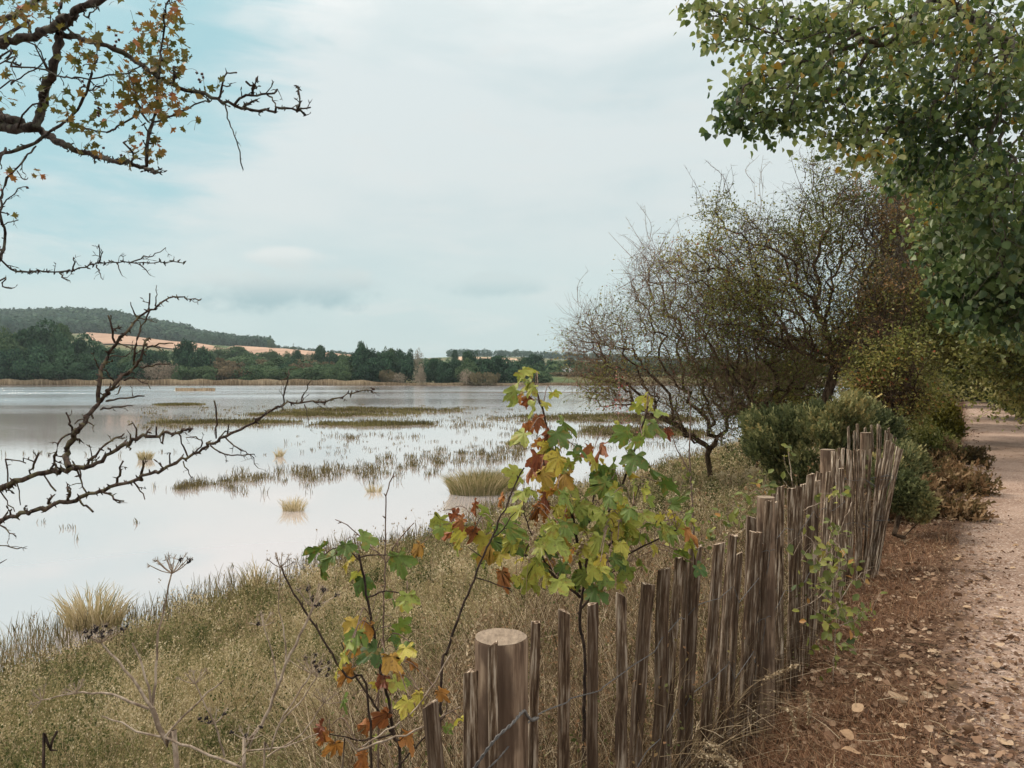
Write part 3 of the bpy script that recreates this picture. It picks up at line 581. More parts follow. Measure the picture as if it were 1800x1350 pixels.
bush('leafy_bush', 'brown and dark green undergrowth bush below the yellow green one', 'bush', xy(15.2, .15),
  [B(1620, 780, 14.5, 40, 34, .5, 2), B(1600, 750, 15, 30, 40, .5, 1.4), B(1655, 785, 15.2, 30, 20, .4, 1)], 1500, L_DIA, .07, M['lane_leaf'], 34, 5, spread=.05)
HDG = [(34, 3.15, 1.1), (37.5, 3.2, 1.5), (41, 3.2, 1.7), (45, 3.1, 1.8), (49, 3.1, 2.0), (53, 2.9, 2.2), (56.5, 2.6, 2.5), (60, 2.1, 3.2)]
ONAMES = 'nearest second third fourth fifth sixth seventh farthest'.split()
for i, (u, s, h, lab, mt) in enumerate([(a, b, c, '%s green bush in the shady hedge on the right side of the path' % ONAMES[q], 'hedge_leaf') for q, (a, b, c) in enumerate(HDG)] + [(57.5, 1.5, 2.6, 'shaded dark bush closing the far end of the path', 'dark_leaf')] + [(34, 3.9, 1.9, 'dark ivy bush on the right edge of the path, nearest', 'dark_leaf'), (41, 3.7, 1.7, 'dark ivy bush on the right edge of the path, second along', 'dark_leaf'), (27, 4.4, 3.2, 'tall shaded bush at the right frame edge beside the path', 'hedge_leaf'), (31, 4.0, 2.4, 'ivy covered bush beside the tall one at the right of the path', 'dark_leaf'), (56, 1.0, 3.6, 'dark rounded bush standing where the path bends out of sight', 'dark_leaf'), (60, 3.4, 4.0, 'brown bush at the bend behind the dark one', 'lane_leaf'), (50, -.7, 1.7, 'shaggy olive bush at the left of the bend', 'lane_leaf'), (30, -.6, 1.6, 'olive brown bush left of the path beyond the bright bush', 'lane_leaf'), (23, -1.0, 2.0, 'brown bush under the arching lane tree', 'brown_leaf'), (37, -.9, 2.0, 'rusty bush left of the path far along', 'brown_leaf')]):
    x, y = xy(u, s); z = float(H(x, y)); w = h * .75
    bush('leafy_bush', lab, 'bush', (x, y), [(x, y, z + h * .45, w, w, h * .5, 2), (x + w * .5, y + .3, z + h * .35, w * .6, w * .6, h * .4, 1), (x - w * .4, y - .3, z + h * .55, w * .6, w * .6, h * .4, 1)], 1600, L_DIA, .07 + .002 * u, M[mt], 40 + i, 4, spread=.12, stems=30)

for i, (px, py, Y_, w_, h_, lab, mt) in enumerate([(1640, 850, 11, .55, .5, 'low rusty dead bracken clump at the path edge beyond the fence end', 'rust'), (1610, 820, 12.5, .6, .6, 'rusty bracken clump between the gorse and the yellow green bush', 'rust'), (1660, 800, 14.5, .5, .5, 'low brown bracken clump just before the bright bush', 'rust'), (1560, 800, 9.6, .45, .75, 'tangled brown bracken behind the leaning pickets', 'rust'), (1620, 880, 9.2, .4, .35, 'small brown bracken clump on the verge right of the dark gorse', 'rust')]):
    p = P(px, py, Y_); z = float(H(p[0], p[1])); bush('bracken_clump', lab, 'bracken', (p[0], p[1]), [(p[0] + dx_, p[1] + dy_, z + h_ * .2, w_ * .5, w_ * .7, h_ * (.25 + .35 * rs.rand()), 1) for dx_, dy_ in ((0, 0), (-w_ * .6, .5), (w_ * .3, -.6), (-.2, 1.0), (-w_ * .9, -.3))], 800, L_SPR, .13, M[mt], 60 + i, 4, spread=.06, stems=40, droop=-.4)
# ---------------------------------------------------------------- poplar overhanging from the right
def poplar():
    root = np.array([8.2, 8.5, .1]); e = empty('poplar_tree', root, 'big green poplar whose leafy limbs overhang the path from the right', 'tree')
    bl = [B(1590, 300, 7.8, 40, 50, .5, .8), B(1600, 230, 7.6, 60, 50, .5, .9), B(1640, 420, 8.4, 40, 50, .5, .7), B(1800, 470, 7.6, 90, 90, .8, 2.2), B(1760, 550, 8, 70, 40, .7, 1.3), B(1840, 580, 8, 60, 50, .7, 1.0), B(1700, 430, 8, 70, 60, .7, 1.4), B(1620, 300, 8.4, 70, 60, .7, 1.0), B(1680, 350, 8.6, 80, 70, .8, 1.4), B(1290, 40, 6.8, 80, 40, .5, 1.2), B(1400, 60, 7, 110, 70, .8, 2.2), B(1230, 15, 6.8, 30, 15, .3, .25), B(1330, 150, 6.6, 60, 45, .45, 1), B(1290, 200, 6.5, 42, 32, .35, .65), B(1370, 215, 6.7, 60, 35, .4, .8), B(1420, 160, 6.8, 80, 70, .6, 1.5), B(1510, 90, 7.2, 110, 90, .9, 2.4),
          B(1480, 230, 7, 60, 32, .5, .7), B(1530, 270, 6.8, 32, 42, .35, .55), B(1650, 60, 7.4, 130, 90, 1, 2.6), B(1600, 190, 7.2, 90, 70, .8, 1.8), B(1700, 200, 7, 110, 90, .9, 2.4), B(1780, 120, 7, 110, 110, 1, 2.4), B(1730, 330, 6.8, 80, 80, .7, 1.8), B(1790, 400, 6.6, 80, 90, .7, 1.8), B(1690, 280, 7.2, 70, 60, .6, 1.1), B(1900, 250, 7, 120, 200, 1, 2),
          B(1750, 480, 7.2, 70, 60, .6, 1.5), B(1700, 530, 7.4, 50, 40, .5, .8), B(1790, 540, 7.2, 60, 55, .6, 1.2), B(1670, 500, 7.6, 40, 40, .4, .5), B(1640, 120, 9.0, 200, 130, 1.0, 1.8), B(1720, 380, 9.2, 110, 150, 1.0, 1.8), B(1750, 540, 9.2, 90, 70, .8, 1.0), B(1560, 30, 7.0, 150, 40, .9, 1), B(1650, -120, 7.5, 260, 110, 1.4, 1.5)]
    att, k = blob_pts(bl, 3000, 51, .3)
    trunk = [root, root + [0, 0, 1.5], P(2150, 300, 8.0), P(1960, 160, 7.8), P(1790, 90, 7.6), P(1700, 20, 7.6)]
    N, par, rad, tips, D = skeleton(root, att, .14, .22, .45, .0035, 2.45, trunk, .7, 51)
    a, b = MB(), MB(); tree_wood(N, par, rad, a, b, .012, 8, 4, .12)
    a.build('trunk', M['pop_bark'], e, True); b.build('twigs', M['pop_bark'], e)
    sel = np.where(rad < .009)[0]; c, d = MB(), MB()
    rb = np.clip(.42 + .42 * wob(N[sel][:, 0] * 1.6 + N[sel][:, 1], N[sel][:, 2] * 2.1, 1.6, 3), 0, .9)
    px = 900 + F * N[sel][:, 0] / N[sel][:, 1]; py = HOR - F * (N[sel][:, 2] - 1.6) / N[sel][:, 1]
    pale = (py > 380) & (N[sel][:, 1] < 8.4)
    foliage(c, L_POP, N[sel][~pale], D[sel][~pale], 5, .07, .062, np.minimum(rb[~pale], .75), .22, .7, .5)
    foliage(d, L_POP, N[sel][pale], D[sel][pale], 5, .08, .075, rb[pale] * .8, .25, .7, .6)
    c.build('leaves', M['pop_leaf'], e); d.build('leaves', M['pop_pale'], e)
    print('poplar nodes', len(N), len(sel))
poplar()

# ================================================================ near hawthorn and blackthorn on the left
def resample(pl, step, wig, g):
    p = spline(pl, step); w = g.normal(0, wig, p.shape); w[0] = 0; return p + w
def traced(e, lines, trunk, mb_wood, mb_spur, seed, spur_prob, spur_len, start_r, lichen=0):
    g = np.random.RandomState(seed); out = []
    for (pts, r0, r1, dep) in lines:
        K = len(pts); d0, d1 = dep if isinstance(dep, tuple) else (dep, dep)
        pl = [P(px, py, d0 + (d1 - d0) * i / (K - 1) + .03 * math.sin(i * 1.7 + r0)) for i, (px, py) in enumerate(pts)]
        dm = (d0 + d1) / 2; r = [r0 * dm / F, r1 * dm / F]
        if pts[0][0] <= 2 and trunk is not None and r0 > 1.8:
            j = np.argmin(np.abs(trunk[:, 2] - (pl[0][2] - .25))); tp = trunk[j]
            pl = [tp, tp * .5 + pl[0] * .5 + [0, 0, -.04]] + pl
        p = resample(pl, .02, .0016 if r0 < 4 else .003, g); rad = np.linspace(r[0], r[1], len(p)) * (1 + g.normal(0, .09, len(p)))
        tube(mb_wood, p, rad, 8 if r0 > 3.5 else 6, g.rand(), True)
        T = norm(np.gradient(p, axis=0)); out.append((p, T, rad))
        for i in range(2, len(p)):
            if g.rand() < spur_prob:
                dr = norm(np.cross(T[i], g.normal(size=3)) + T[i] * .55); L = spur_len[0] + (spur_len[1] - spur_len[0]) * g.rand() ** 1.6 * (1.8 if g.rand() < .15 else 1); q0 = p[i]
                m_ = q0 + dr * L * .5 + g.normal(0, L * .1, 3); q1 = q0 + dr * L; rr_ = min(rad[i] * .6, start_r)
                tube(mb_spur, [q0, m_, q1], [rr_, rr_ * .75, rr_ * .25], 4, g.rand())
                if L > spur_len[1] * .5:
                    for _ in range(g.randint(1, 4)):
                        d2 = norm(dr + g.normal(0, .9, 3)); b0 = m_ if g.rand() < .5 else q1 * .8 + m_ * .2; tube(mb_spur, [b0, b0 + d2 * L * .2, b0 + d2 * L * .38], [rr_ * .7, rr_ * .85, rr_ * .15], 4, g.rand())
        if lichen and r0 > 2.2:
            for i in range(0, len(p)):
                for _ in range(lichen):
                    dr = norm(g.normal(size=3)); q = p[i] + dr * rad[i] * .9; L = g.uniform(.003, .009); tube(mb_spur, [q, q + norm(dr + g.normal(0, .5, 3)) * L], [L * .35, L * .12], 3, g.rand())
    return out
TL = [([(-20, 228), (0, 222), (30, 226), (63, 222), (72, 200), (78, 167), (90, 123), (103, 77), (110, 50), (127, 27), (147, 12), (173, 0), (210, -25)], 13, 6, (2.3, 2.1)),
 ([(-20, 212), (0, 208), (22, 212), (45, 220), (66, 224)], 13, 7, 2.28),
 ([(-20, 82), (0, 76), (33, 68), (67, 60), (100, 43), (115, 30)], 9, 7, (2.3, 2.1)),
 ([(-20, 37), (0, 33), (27, 27), (47, 13), (63, 0), (78, -18)], 7, 5, 2.25),
 ([(103, 58), (113, 62), (143, 68), (173, 77), (200, 85), (227, 98), (250, 115), (277, 135), (307, 148), (340, 160), (370, 170), (400, 182), (433, 192), (467, 194), (500, 193), (523, 197), (537, 202)], 5.5, 1.6, (2.1, 1.95)),
 ([(60, 223), (77, 233), (100, 247), (127, 262), (150, 270), (180, 277), (200, 283), (233, 292), (253, 295), (267, 300), (280, 303)], 6.5, 2.5, (2.25, 2.05)),
 ([(0, 110), (20, 117), (50, 118), (80, 123), (100, 133), (133, 137), (167, 137), (200, 132), (227, 127), (247, 115)], 2.2, 1.4, 2.0),
 ([(0, 155), (20, 147), (43, 133), (67, 120), (83, 103)], 1.9, 1.2, 2.15), ([(0, 98), (12, 108), (35, 116)], 2.5, 1.6, 2.1),
 ([(170, 97), (163, 120), (155, 153), (143, 183), (130, 203), (107, 220), (87, 233), (60, 253), (27, 263), (0, 272), (-15, 280)], 2, 3.6, (2.05, 2.2)),
 ([(258, 292), (260, 260), (263, 227), (273, 200), (277, 160), (283, 117), (283, 80), (287, 53), (290, 20), (300, -12)], 3.2, 1.4, (2.05, 2.0)),
 ([(267, 217), (287, 210), (310, 200), (333, 190), (353, 180), (372, 178)], 1.9, 1.2, 2.0), ([(187, 233), (207, 223), (233, 207), (253, 193), (277, 177), (290, 165)], 1.8, 1.3, 2.1),
 ([(120, 213), (143, 222), (167, 230), (190, 233)], 2, 1.2, 2.15), ([(395, 180), (400, 207), (412, 237), (420, 267), (428, 297)], 1.2, .9, 1.98),
 ([(385, 174), (392, 147), (400, 130), (414, 126)], 1.8, 1.4, 1.98), ([(392, 150), (404, 152), (406, 146)], 1.3, .9, 1.98),
 ([(413, 183), (427, 170), (443, 167), (467, 167), (483, 163), (488, 158)], 2.2, 1.6, 1.96), ([(443, 167), (447, 150), (452, 137)], 2.4, 2.2, 1.96), ([(447, 152), (434, 146)], 2, 1.6, 1.96), ([(470, 167), (480, 176), (485, 188)], 1.6, 1, 1.96), ([(430, 186), (442, 178), (450, 176)], 2.5, 2, 1.96), ([(522, 196), (527, 180), (525, 160), (524, 152)], 2.3, 1.0, 1.94), ([(522, 194), (540, 188), (546, 190)], 2, 1.2, 1.94),
 ([(63, 257), (43, 277), (27, 297), (13, 313), (5, 337), (2, 363), (5, 393), (10, 417), (3, 447), (-2, 458)], 1.6, 2.8, (2.1, 2.0)), ([(3, 362), (17, 347), (33, 333), (47, 327)], 1.2, .8, 2.05), ([(8, 395), (20, 388), (34, 387)], 1.0, .7, 2.05), ([(30, 300), (40, 315), (48, 312)], 1, .6, 2.1),
 ([(-20, 448), (0, 458), (20, 472), (40, 477), (83, 478), (127, 476), (150, 468), (173, 463), (207, 460), (240, 462), (273, 461), (322, 461)], 3.2, .8, (2.0, 1.85)), ([(230, 461), (253, 453), (273, 447), (292, 438)], 1.3, .7, 1.88), ([(127, 476), (131, 462), (130, 452)], 1.4, .7, 1.92), ([(173, 463), (175, 450), (174, 428)], 1.6, .8, 1.9), ([(170, 466), (174, 478), (180, 492)], 1.4, .6, 1.9), ([(205, 462), (210, 474), (215, 486)], 1.2, .5, 1.9), ([(245, 464), (256, 474), (263, 486)], 1.1, .4, 1.88), ([(105, 480), (113, 490), (121, 495)], 1.6, .9, 1.95), ([(-10, 498), (2, 503), (20, 507)], 2.2, 1.4, 2.0),
 ([(147, 12), (150, 30), (165, 20), (168, 8)], 1.6, 1, 2.1), ([(83, 123), (60, 80), (45, 75)], 1.5, 1, 2.1), ([(118, 50), (128, 58), (140, 64)], 2, 1.4, 2.08), ([(235, 170), (250, 200), (262, 215)], 2.2, 1.8, 2.05), ([(225, 125), (235, 150), (240, 175), (252, 200)], 1.6, 1.6, 2.06), ([(305, 150), (306, 130), (304, 118)], 2.6, 2.2, 2.0), ([(233, 292), (234, 270), (222, 256), (218, 249)], 2.2, 1.4, 2.06), ([(140, 183), (155, 160), (180, 150), (188, 140)], 1.5, 1, 2.08), ([(90, 135), (70, 90), (62, 77)], 1.4, 1, 2.15), ([(55, 60), (50, 40), (35, 30)], 2, 1.4, 2.2), ([(10, 260), (0, 280), (-5, 300)], 2, 2, 2.1), ([(110, 47), (105, 20), (108, -10)], 3, 2, 2.15), ([(30, 226), (50, 190), (75, 180), (88, 160)], 2, 1, 2.2)]
def near_hawthorn():
    bx, by = -2.75, 2.7; root = np.array([bx, by, float(H(bx, by)) - .1])
    e = empty('hawthorn_tree', root, 'near hawthorn with dark lichened boughs and orange green leaves, top left', 'tree')
    trunk = spline([root, root + [.1, 0, .8], [bx + .25, by - .1, 1.3], [bx + .3, by - .2, 2.2], [bx + .45, by - .3, 3.2]], .08)
    w, sp = MB(), MB(); tube(w, trunk, np.linspace(.10, .05, len(trunk)), 12, .5)
    out = traced(e, TL, trunk, w, sp, 61, .62, (.006, .030), .0026, 3)
    g = np.random.RandomState(62)
    # overhead limbs that carry on above the frame
    for k in range(9):
        p0 = trunk[g.randint(len(trunk) * 2 // 3, len(trunk))]; d = norm(np.array([g.uniform(-.6, 1), g.uniform(-.6, .6), g.uniform(.3, 1)])); pl = spline([p0, p0 + d * .5 + g.normal(0, .06, 3), p0 + d * 1.1 + g.normal(0, .1, 3)], .05); tube(w, pl, np.linspace(.022, .006, len(pl)), 6, .5)
        for q in pl[::2]:
            if q[2] > 3.0: d2 = rdir(1)[0] * .25; tube(sp, [q, q + d2 * .5 + g.normal(0, .02, 3), q + d2], [.004, .003, .001], 4, .5)
    tr = w.build('branches', M['haw_bark'], e, True); sp.build('twigs', M['haw_bark'], e)
    # leaves: along clusters seen in the photo
    pts = []; 
    cl = [(25, 15, 30, 26), (60, 18, 26, 30), (85, 10, 20, 14), (120, 100, 12, 4), (20, 50, 22, 8), (150, 90, 20, 26), (172, 66, 14, 12), (165, 62, 10, 8), (200, 55, 8, 5), (265, 50, 26, 34), (290, 15, 26, 34), (312, 60, 12, 10), (300, 40, 12, 12), (270, 85, 22, 26), (295, 110, 26, 22), (245, 75, 22, 14), (240, 80, 10, 6), (255, 145, 34, 44), (235, 160, 26, 26), (280, 150, 26, 34), (300, 165, 22, 18), (340, 165, 16, 9), (360, 155, 20, 10), (215, 130, 16, 14), (210, 150, 12, 8), (160, 100, 24, 12), (135, 95, 16, 10), (190, 120, 12, 14), (105, 190, 22, 22), (115, 175, 16, 10), (80, 165, 14, 16), (40, 155, 10, 6), (150, 215, 22, 12), (185, 195, 16, 12), (200, 195, 10, 8), (165, 230, 18, 12), (155, 250, 22, 12), (135, 248, 12, 10), (170, 262, 10, 6), (280, 195, 26, 22), (320, 195, 18, 10), (345, 215, 6, 14), (300, 222, 12, 6), (245, 228, 6, 10), (275, 240, 12, 8), (240, 265, 20, 16), (265, 265, 16, 16), (228, 275, 8, 8), (285, 270, 6, 10), (5, 180, 10, 16), (5, 130, 10, 10), (20, 125, 10, 6), (170, 160, 10, 12), (310, 110, 18, 14), (330, 120, 10, 10), (320, 100, 10, 8), (200, 0, 8, 10), (325, 5, 14, 8), (22, 305, 8, 4), (60, 306, 10, 4), (2, 325, 5, 6), (225, 200, 14, 14), (262, 180, 16, 20), (270, 115, 16, 20), (225, 165, 16, 12)]
    for (px, py, wx, wy) in cl:
        for _ in range(max(3, int(wx * wy / 32))): pts.append(P(px + g.normal(0, wx * .65), py + g.normal(0, wy * .65), 2.02 + g.normal(0, .06)))
    for q in trunk[-8:]:
        for _ in range(40): pts.append(q + g.normal(0, .4, 3) + [0, 0, .6])
    pts = np.array(pts); n = len(pts); lv = MB(); rb = np.clip(.36 + .3 * wob(pts[:, 0] * 6, pts[:, 2] * 7, 1.5, 2) + g.normal(0, .2, n), 0, 1)
    tip = norm(rdir(n) + [.1, -.1, -.25]); nr = norm(rdir(n) * .8 + [0, -.9, .3])
    place(lv, L_HAW[0], L_HAW[1], pts, tip, nr, .0175 * (1 + .75 * g.rand(n)), rb, .03)
    lv.build('leaves', M['haw_leaf'], e)
    ps = MB()
    for i in range(0, n, 2):
        d = -tip[i] * .022 + g.normal(0, .004, 3); tube(ps, [pts[i], pts[i] + d * .5 + [0, 0, .003], pts[i] + d], [.0005, .0005, .0006], 3)
    ps.build('leaf_stalks', M['red_stem'], e)
    for (px, py) in [(204, 62), (204, 73), (202, 80), (209, 70), (192, 48), (145, 143), (148, 150), (173, 190), (172, 198), (173, 203), (168, 182), (355, 130), (357, 136), (350, 140), (352, 144), (346, 128), (182, 260), (213, 273), (48, 330), (176, 192), (170, 180)]:
        bb = MB(); place(bb, OCT[0], OCT[1], P(px, py, 2.0)[None], rdir(1), rdir(1), .0048, .5); bb.build('berry', M['berry'], e, True)
near_hawthorn()
BT = [([(-15, 868), (0, 860), (27, 848), (53, 838), (87, 830), (123, 825), (153, 820), (180, 808), (207, 790), (233, 775), (260, 767), (287, 762), (313, 760), (340, 752)], 7.5, 2.2, (2.0, 1.85)),
 ([(122, 822), (118, 797), (127, 770), (137, 753), (153, 733), (173, 710), (187, 690), (203, 673), (223, 657), (237, 643), (248, 630), (253, 607), (263, 593)], 5.6, 1.8, (1.95, 2.05)), ([(257, 613), (280, 605), (305, 602)], 1.8, 1.0, 2.05),
 ([(173, 707), (175, 667), (183, 637), (197, 613), (213, 593), (230, 573), (243, 558), (260, 547), (277, 538), (297, 523), (320, 523), (350, 527)], 3.6, .8, (2.0, 2.1)),
 ([(235, 640), (235, 623), (242, 597), (250, 573), (262, 547), (262, 517)], 2.0, 1.3, 2.05), ([(202, 602), (197, 577), (190, 553)], 2, 1.5, 2.05), ([(240, 557), (233, 543), (228, 530)], 1.4, .8, 2.08), ([(273, 538), (275, 523), (276, 503)], 1.2, .5, 2.08), ([(247, 645), (273, 642), (300, 639)], 1.8, 1, 2.03), ([(217, 667), (240, 665), (267, 683)], 1.7, .8, 2.03), ([(187, 705), (213, 700), (252, 695)], 1.9, 1.2, 2.0), ([(177, 720), (200, 717), (233, 713)], 1.7, .9, 2.0), ([(127, 757), (123, 740), (117, 725)], 2, 1.4, 1.98), ([(132, 745), (143, 735), (150, 738)], 1.2, .7, 1.98),
 ([(125, 762), (107, 772), (100, 793), (90, 823)], 1.6, 2, 1.96), ([(240, 560), (262, 562), (275, 568)], 1.2, .5, 2.08), ([(205, 602), (225, 610), (235, 615)], 1.4, 1, 2.04), ([(197, 625), (220, 625), (230, 620)], 1.2, .8, 2.02), ([(178, 653), (172, 640), (165, 633)], 1.5, .8, 2.0), ([(203, 673), (192, 660), (185, 650)], 1.5, .8, 2.0), ([(212, 680), (208, 690), (205, 695)], 1.4, .8, 2.0), ([(150, 740), (162, 748), (165, 758)], 1.2, .5, 1.98),
 ([(-15, 920), (0, 915), (30, 905), (57, 900), (93, 887), (133, 878), (173, 863), (207, 853), (237, 843), (267, 833), (293, 822), (320, 810), (347, 793), (370, 780), (393, 767), (420, 755), (447, 740), (473, 725), (497, 712), (520, 708), (547, 709), (573, 705), (600, 696), (630, 688), (663, 684)], 6, .9, (1.85, 1.7)),
 ([(497, 712), (500, 690), (507, 663), (510, 652), (530, 645)], 1.6, .6, 1.75), ([(507, 663), (500, 668), (494, 667)], 1, .5, 1.75), ([(530, 708), (537, 690), (547, 668)], 1.2, .7, 1.74), ([(535, 711), (541, 730), (543, 750)], 1.0, .4, 1.74), ([(380, 770), (380, 743), (378, 703)], 1.6, 1.6, 1.78), ([(370, 783), (393, 798), (417, 800), (445, 798)], 1.5, 1, 1.78), ([(397, 770), (413, 783), (430, 793), (443, 803), (453, 825)], 1.5, .6, 1.77), ([(330, 803), (320, 777), (313, 760)], 1.5, 1.2, 1.8), ([(322, 811), (333, 833), (340, 845)], 1.3, .5, 1.8), ([(233, 845), (247, 863), (258, 875)], 1.7, .9, 1.82), ([(180, 863), (200, 877), (220, 883)], 1.9, 1.6, 1.83), ([(203, 853), (210, 830), (217, 813)], 2.2, 1.8, 1.83), ([(247, 838), (252, 810)], 2.2, 1.8, 1.82), ([(150, 820), (167, 800), (187, 780), (213, 765)], 2.3, 1.6, 1.95), ([(50, 840), (60, 817), (67, 797)], 1.8, 1.8, 1.98), ([(15, 853), (12, 817), (10, 808), (47, 813)], 1.4, 1.1, 1.98), ([(140, 825), (143, 850), (150, 867)], 1.5, 1.4, 1.93), ([(77, 835), (97, 863)], 1.3, 1.6, 1.95), ([(0, 862), (13, 880), (25, 897)], 1.3, .8, 1.98), ([(30, 850), (37, 887)], 1.2, .8, 1.97), ([(300, 819), (298, 806), (300, 795)], 1.8, 1.2, 1.8), ([(400, 763), (402, 745)], 1.6, 1.2, 1.78), ([(343, 795), (355, 780), (350, 770), (328, 768)], 1.5, .8, 1.79), ([(120, 880), (122, 868), (118, 858)], 2.6, 2, 1.84), ([(275, 766), (275, 750)], 1.8, 1.4, 1.88), ([(230, 778), (230, 765)], 1.8, 1.4, 1.88), ([(288, 763), (286, 780)], 1.8, 1.4, 1.88), ([(85, 885), (90, 875)], 2.4, 2, 1.85), ([(140, 878), (150, 890), (165, 897)], 2, 1.6, 1.84), ([(-10, 958), (10, 960), (40, 963)], 1.4, .9, 1.8), ([(-10, 915), (12, 932), (28, 942)], 1.6, 1, 1.8), ([(0, 990), (13, 982)], 1, .6, 1.8)]
def blackthorn():
    bx, by = -2.05, 2.1; root = np.array([bx, by, float(H(bx, by)) - .1])
    e = empty('blackthorn_bush', root, 'leafless thorny branches with knobbly spurs crossing the water at left', 'bush')
    trunk = spline([root, [bx + .05, by, .1], [bx + .12, by - .05, .7], [bx + .15, by - .1, 1.15], [bx + .1, by - .1, 1.6]], .05)
    w, sp = MB(), MB(); tube(w, trunk, np.linspace(.045, .02, len(trunk)), 10, .5)
    traced(e, BT, trunk, w, sp, 71, .52, (.006, .034), .0028, 2)
    w.build('branches', M['black_bark'], e, True); tag(sp.build('thorns', M['black_bark'], e), kind='stuff')
blackthorn()

# ================================================================ fence
fence = empty('paling_fence', (FX, FY, 0), 'weathered split chestnut paling fence with round posts beside the path', 'fence')
def on_fence(px, s=0):
    k = (px - CX) / F; m_ = UX / UY
    return (m_ * FY - FX) / (m_ - k)      # Y of the fence line at this pixel column
def picket(tx, ty, bx, by, wpx, Y, seed, dark):
    g = np.random.RandomState(seed); top = P(tx, ty, Y); q = P(bx, by, Y); d = norm(top - q)
    gz_ = float(H(top[0] - d[0] / d[2] * .9, Y)) - .15; L = (top[2] - gz_) / d[2]; base = top - d * L
    w = wpx / F * Y * .5; n = 6; K = 26; ang = np.sort(g.rand(n) * .6 + np.arange(n)) / n * 2 * np.pi
    prof = 1 + g.normal(0, .16, n); tt = np.linspace(0, 1, K) ** 1.0; yaw = g.uniform(0, 3.1)
    bend = g.normal(0, .012, 2); wv = np.cumsum(g.normal(0, .0012, (K, 2)), 0); V = []
    for i, u in enumerate(tt):
        r = w * (1.06 - .14 * u) * (1 + g.normal(0, .03)) * (prof + g.normal(0, .025, n)); c = np.array([bend[0] * math.sin(u * 3.1) + wv[i, 0], bend[1] * math.sin(u * 3.1) + wv[i, 1]])
        a = ang + yaw; xx = np.cos(a) * r + c[0]; yy = np.sin(a) * r * .72 + c[1]
        V.append(np.stack([xx, yy, np.full(n, u * L)], -1))
    V = np.array(V); V[-1, :, 2] += V[-1, :, 0] / w * g.uniform(-.012, .012) + g.normal(0, .0025, n)
    V[-2, :, 2] += 0; V[-2] = V[-2] * [1, 1, 1]
    i = np.arange(K - 1)[:, None] * n; j = np.arange(n)[None]; j2 = (j + 1) % n
    m_ = MB(); m_.add(V.reshape(-1, 3), np.stack([i + j, i + j2, i + n + j2, i + n + j], -1).reshape(-1, 4), dark)
    o = V[-1]; m_.add(np.concatenate([o, [o.mean(0) + [0, 0, .002]]]), [[k, (k + 1) % n, n] for k in range(n)], 0)
    ob = m_.build('picket', M['picket']); rot = Vector((0, 0, 1)).rotation_difference(Vector(d)).to_matrix().to_4x4()
    ob.matrix_world = Matrix.Translation(Vector(base) - fence.location) @ rot; ob.parent = fence
    return top, base, d, Y, w
def post(px, ty, wpx, Y, seed, lab=None):
    g = np.random.RandomState(seed); top = P(px, ty, Y); gz_ = float(H(top[0], Y)) - .2; L = top[2] - gz_; r = wpx / F * Y * .5; n = 36; K = 26; V = []
    a = np.arange(n) * 2 * np.pi / n; lump = .02 * np.sin(a * 3 + seed) + .012 * np.sin(a * 7 + 2)
    for i in range(K):
        u = i / (K - 1); rr_ = r * (1.02 - .02 * u + lump + .006 * math.sin(u * 9 + seed)); 
        if i == K - 1: rr_ = rr_ * .965
        V.append(np.stack([np.cos(a) * rr_, np.sin(a) * rr_, np.full(n, u * L if i < K - 1 else L + .004)], -1))
    V = np.array(V); V[-2, :, 2] = L - .004; i = np.arange(K - 1)[:, None] * n; j = np.arange(n)[None]; j2 = (j + 1) % n
    m_ = MB(); m_.add(V.reshape(-1, 3), np.stack([i + j, i + j2, i + n + j2, i + n + j], -1).reshape(-1, 4)); ob = m_.build('post', M['post'], smooth=True)
    ob.location = np.array([top[0], top[1], gz_]) - np.array(fence.location); ob.parent = fence
    m_ = MB(); rings = np.linspace(0, .965, 9); V = []
    for q in rings: V.append(np.stack([np.cos(a) * r * q * (1 + lump), np.sin(a) * r * q * (1 + lump), L + .0045 + (g.normal(0, .0012, n) if 0 < q < .9 else 0) + 0 * a], -1))
    V = np.array(V); i = np.arange(8)[:, None] * n; m_.add(V.reshape(-1, 3), np.stack([i + j, i + j2, i + n + j2, i + n + j], -1).reshape(-1, 4)[:, ::-1])
    c = m_.build('cut_face', M['cut']); c.parent = ob
    if lab: ob['label'] = lab
post(880, 1122, 94, 1.91, 1, 'thick round post nearest the camera with rough sawn top'); post(1346, 875, 31, 4.15, 2); post(1455, 791, 25, 6.75, 3); post(1522, 761, 18, 8.84, 4)
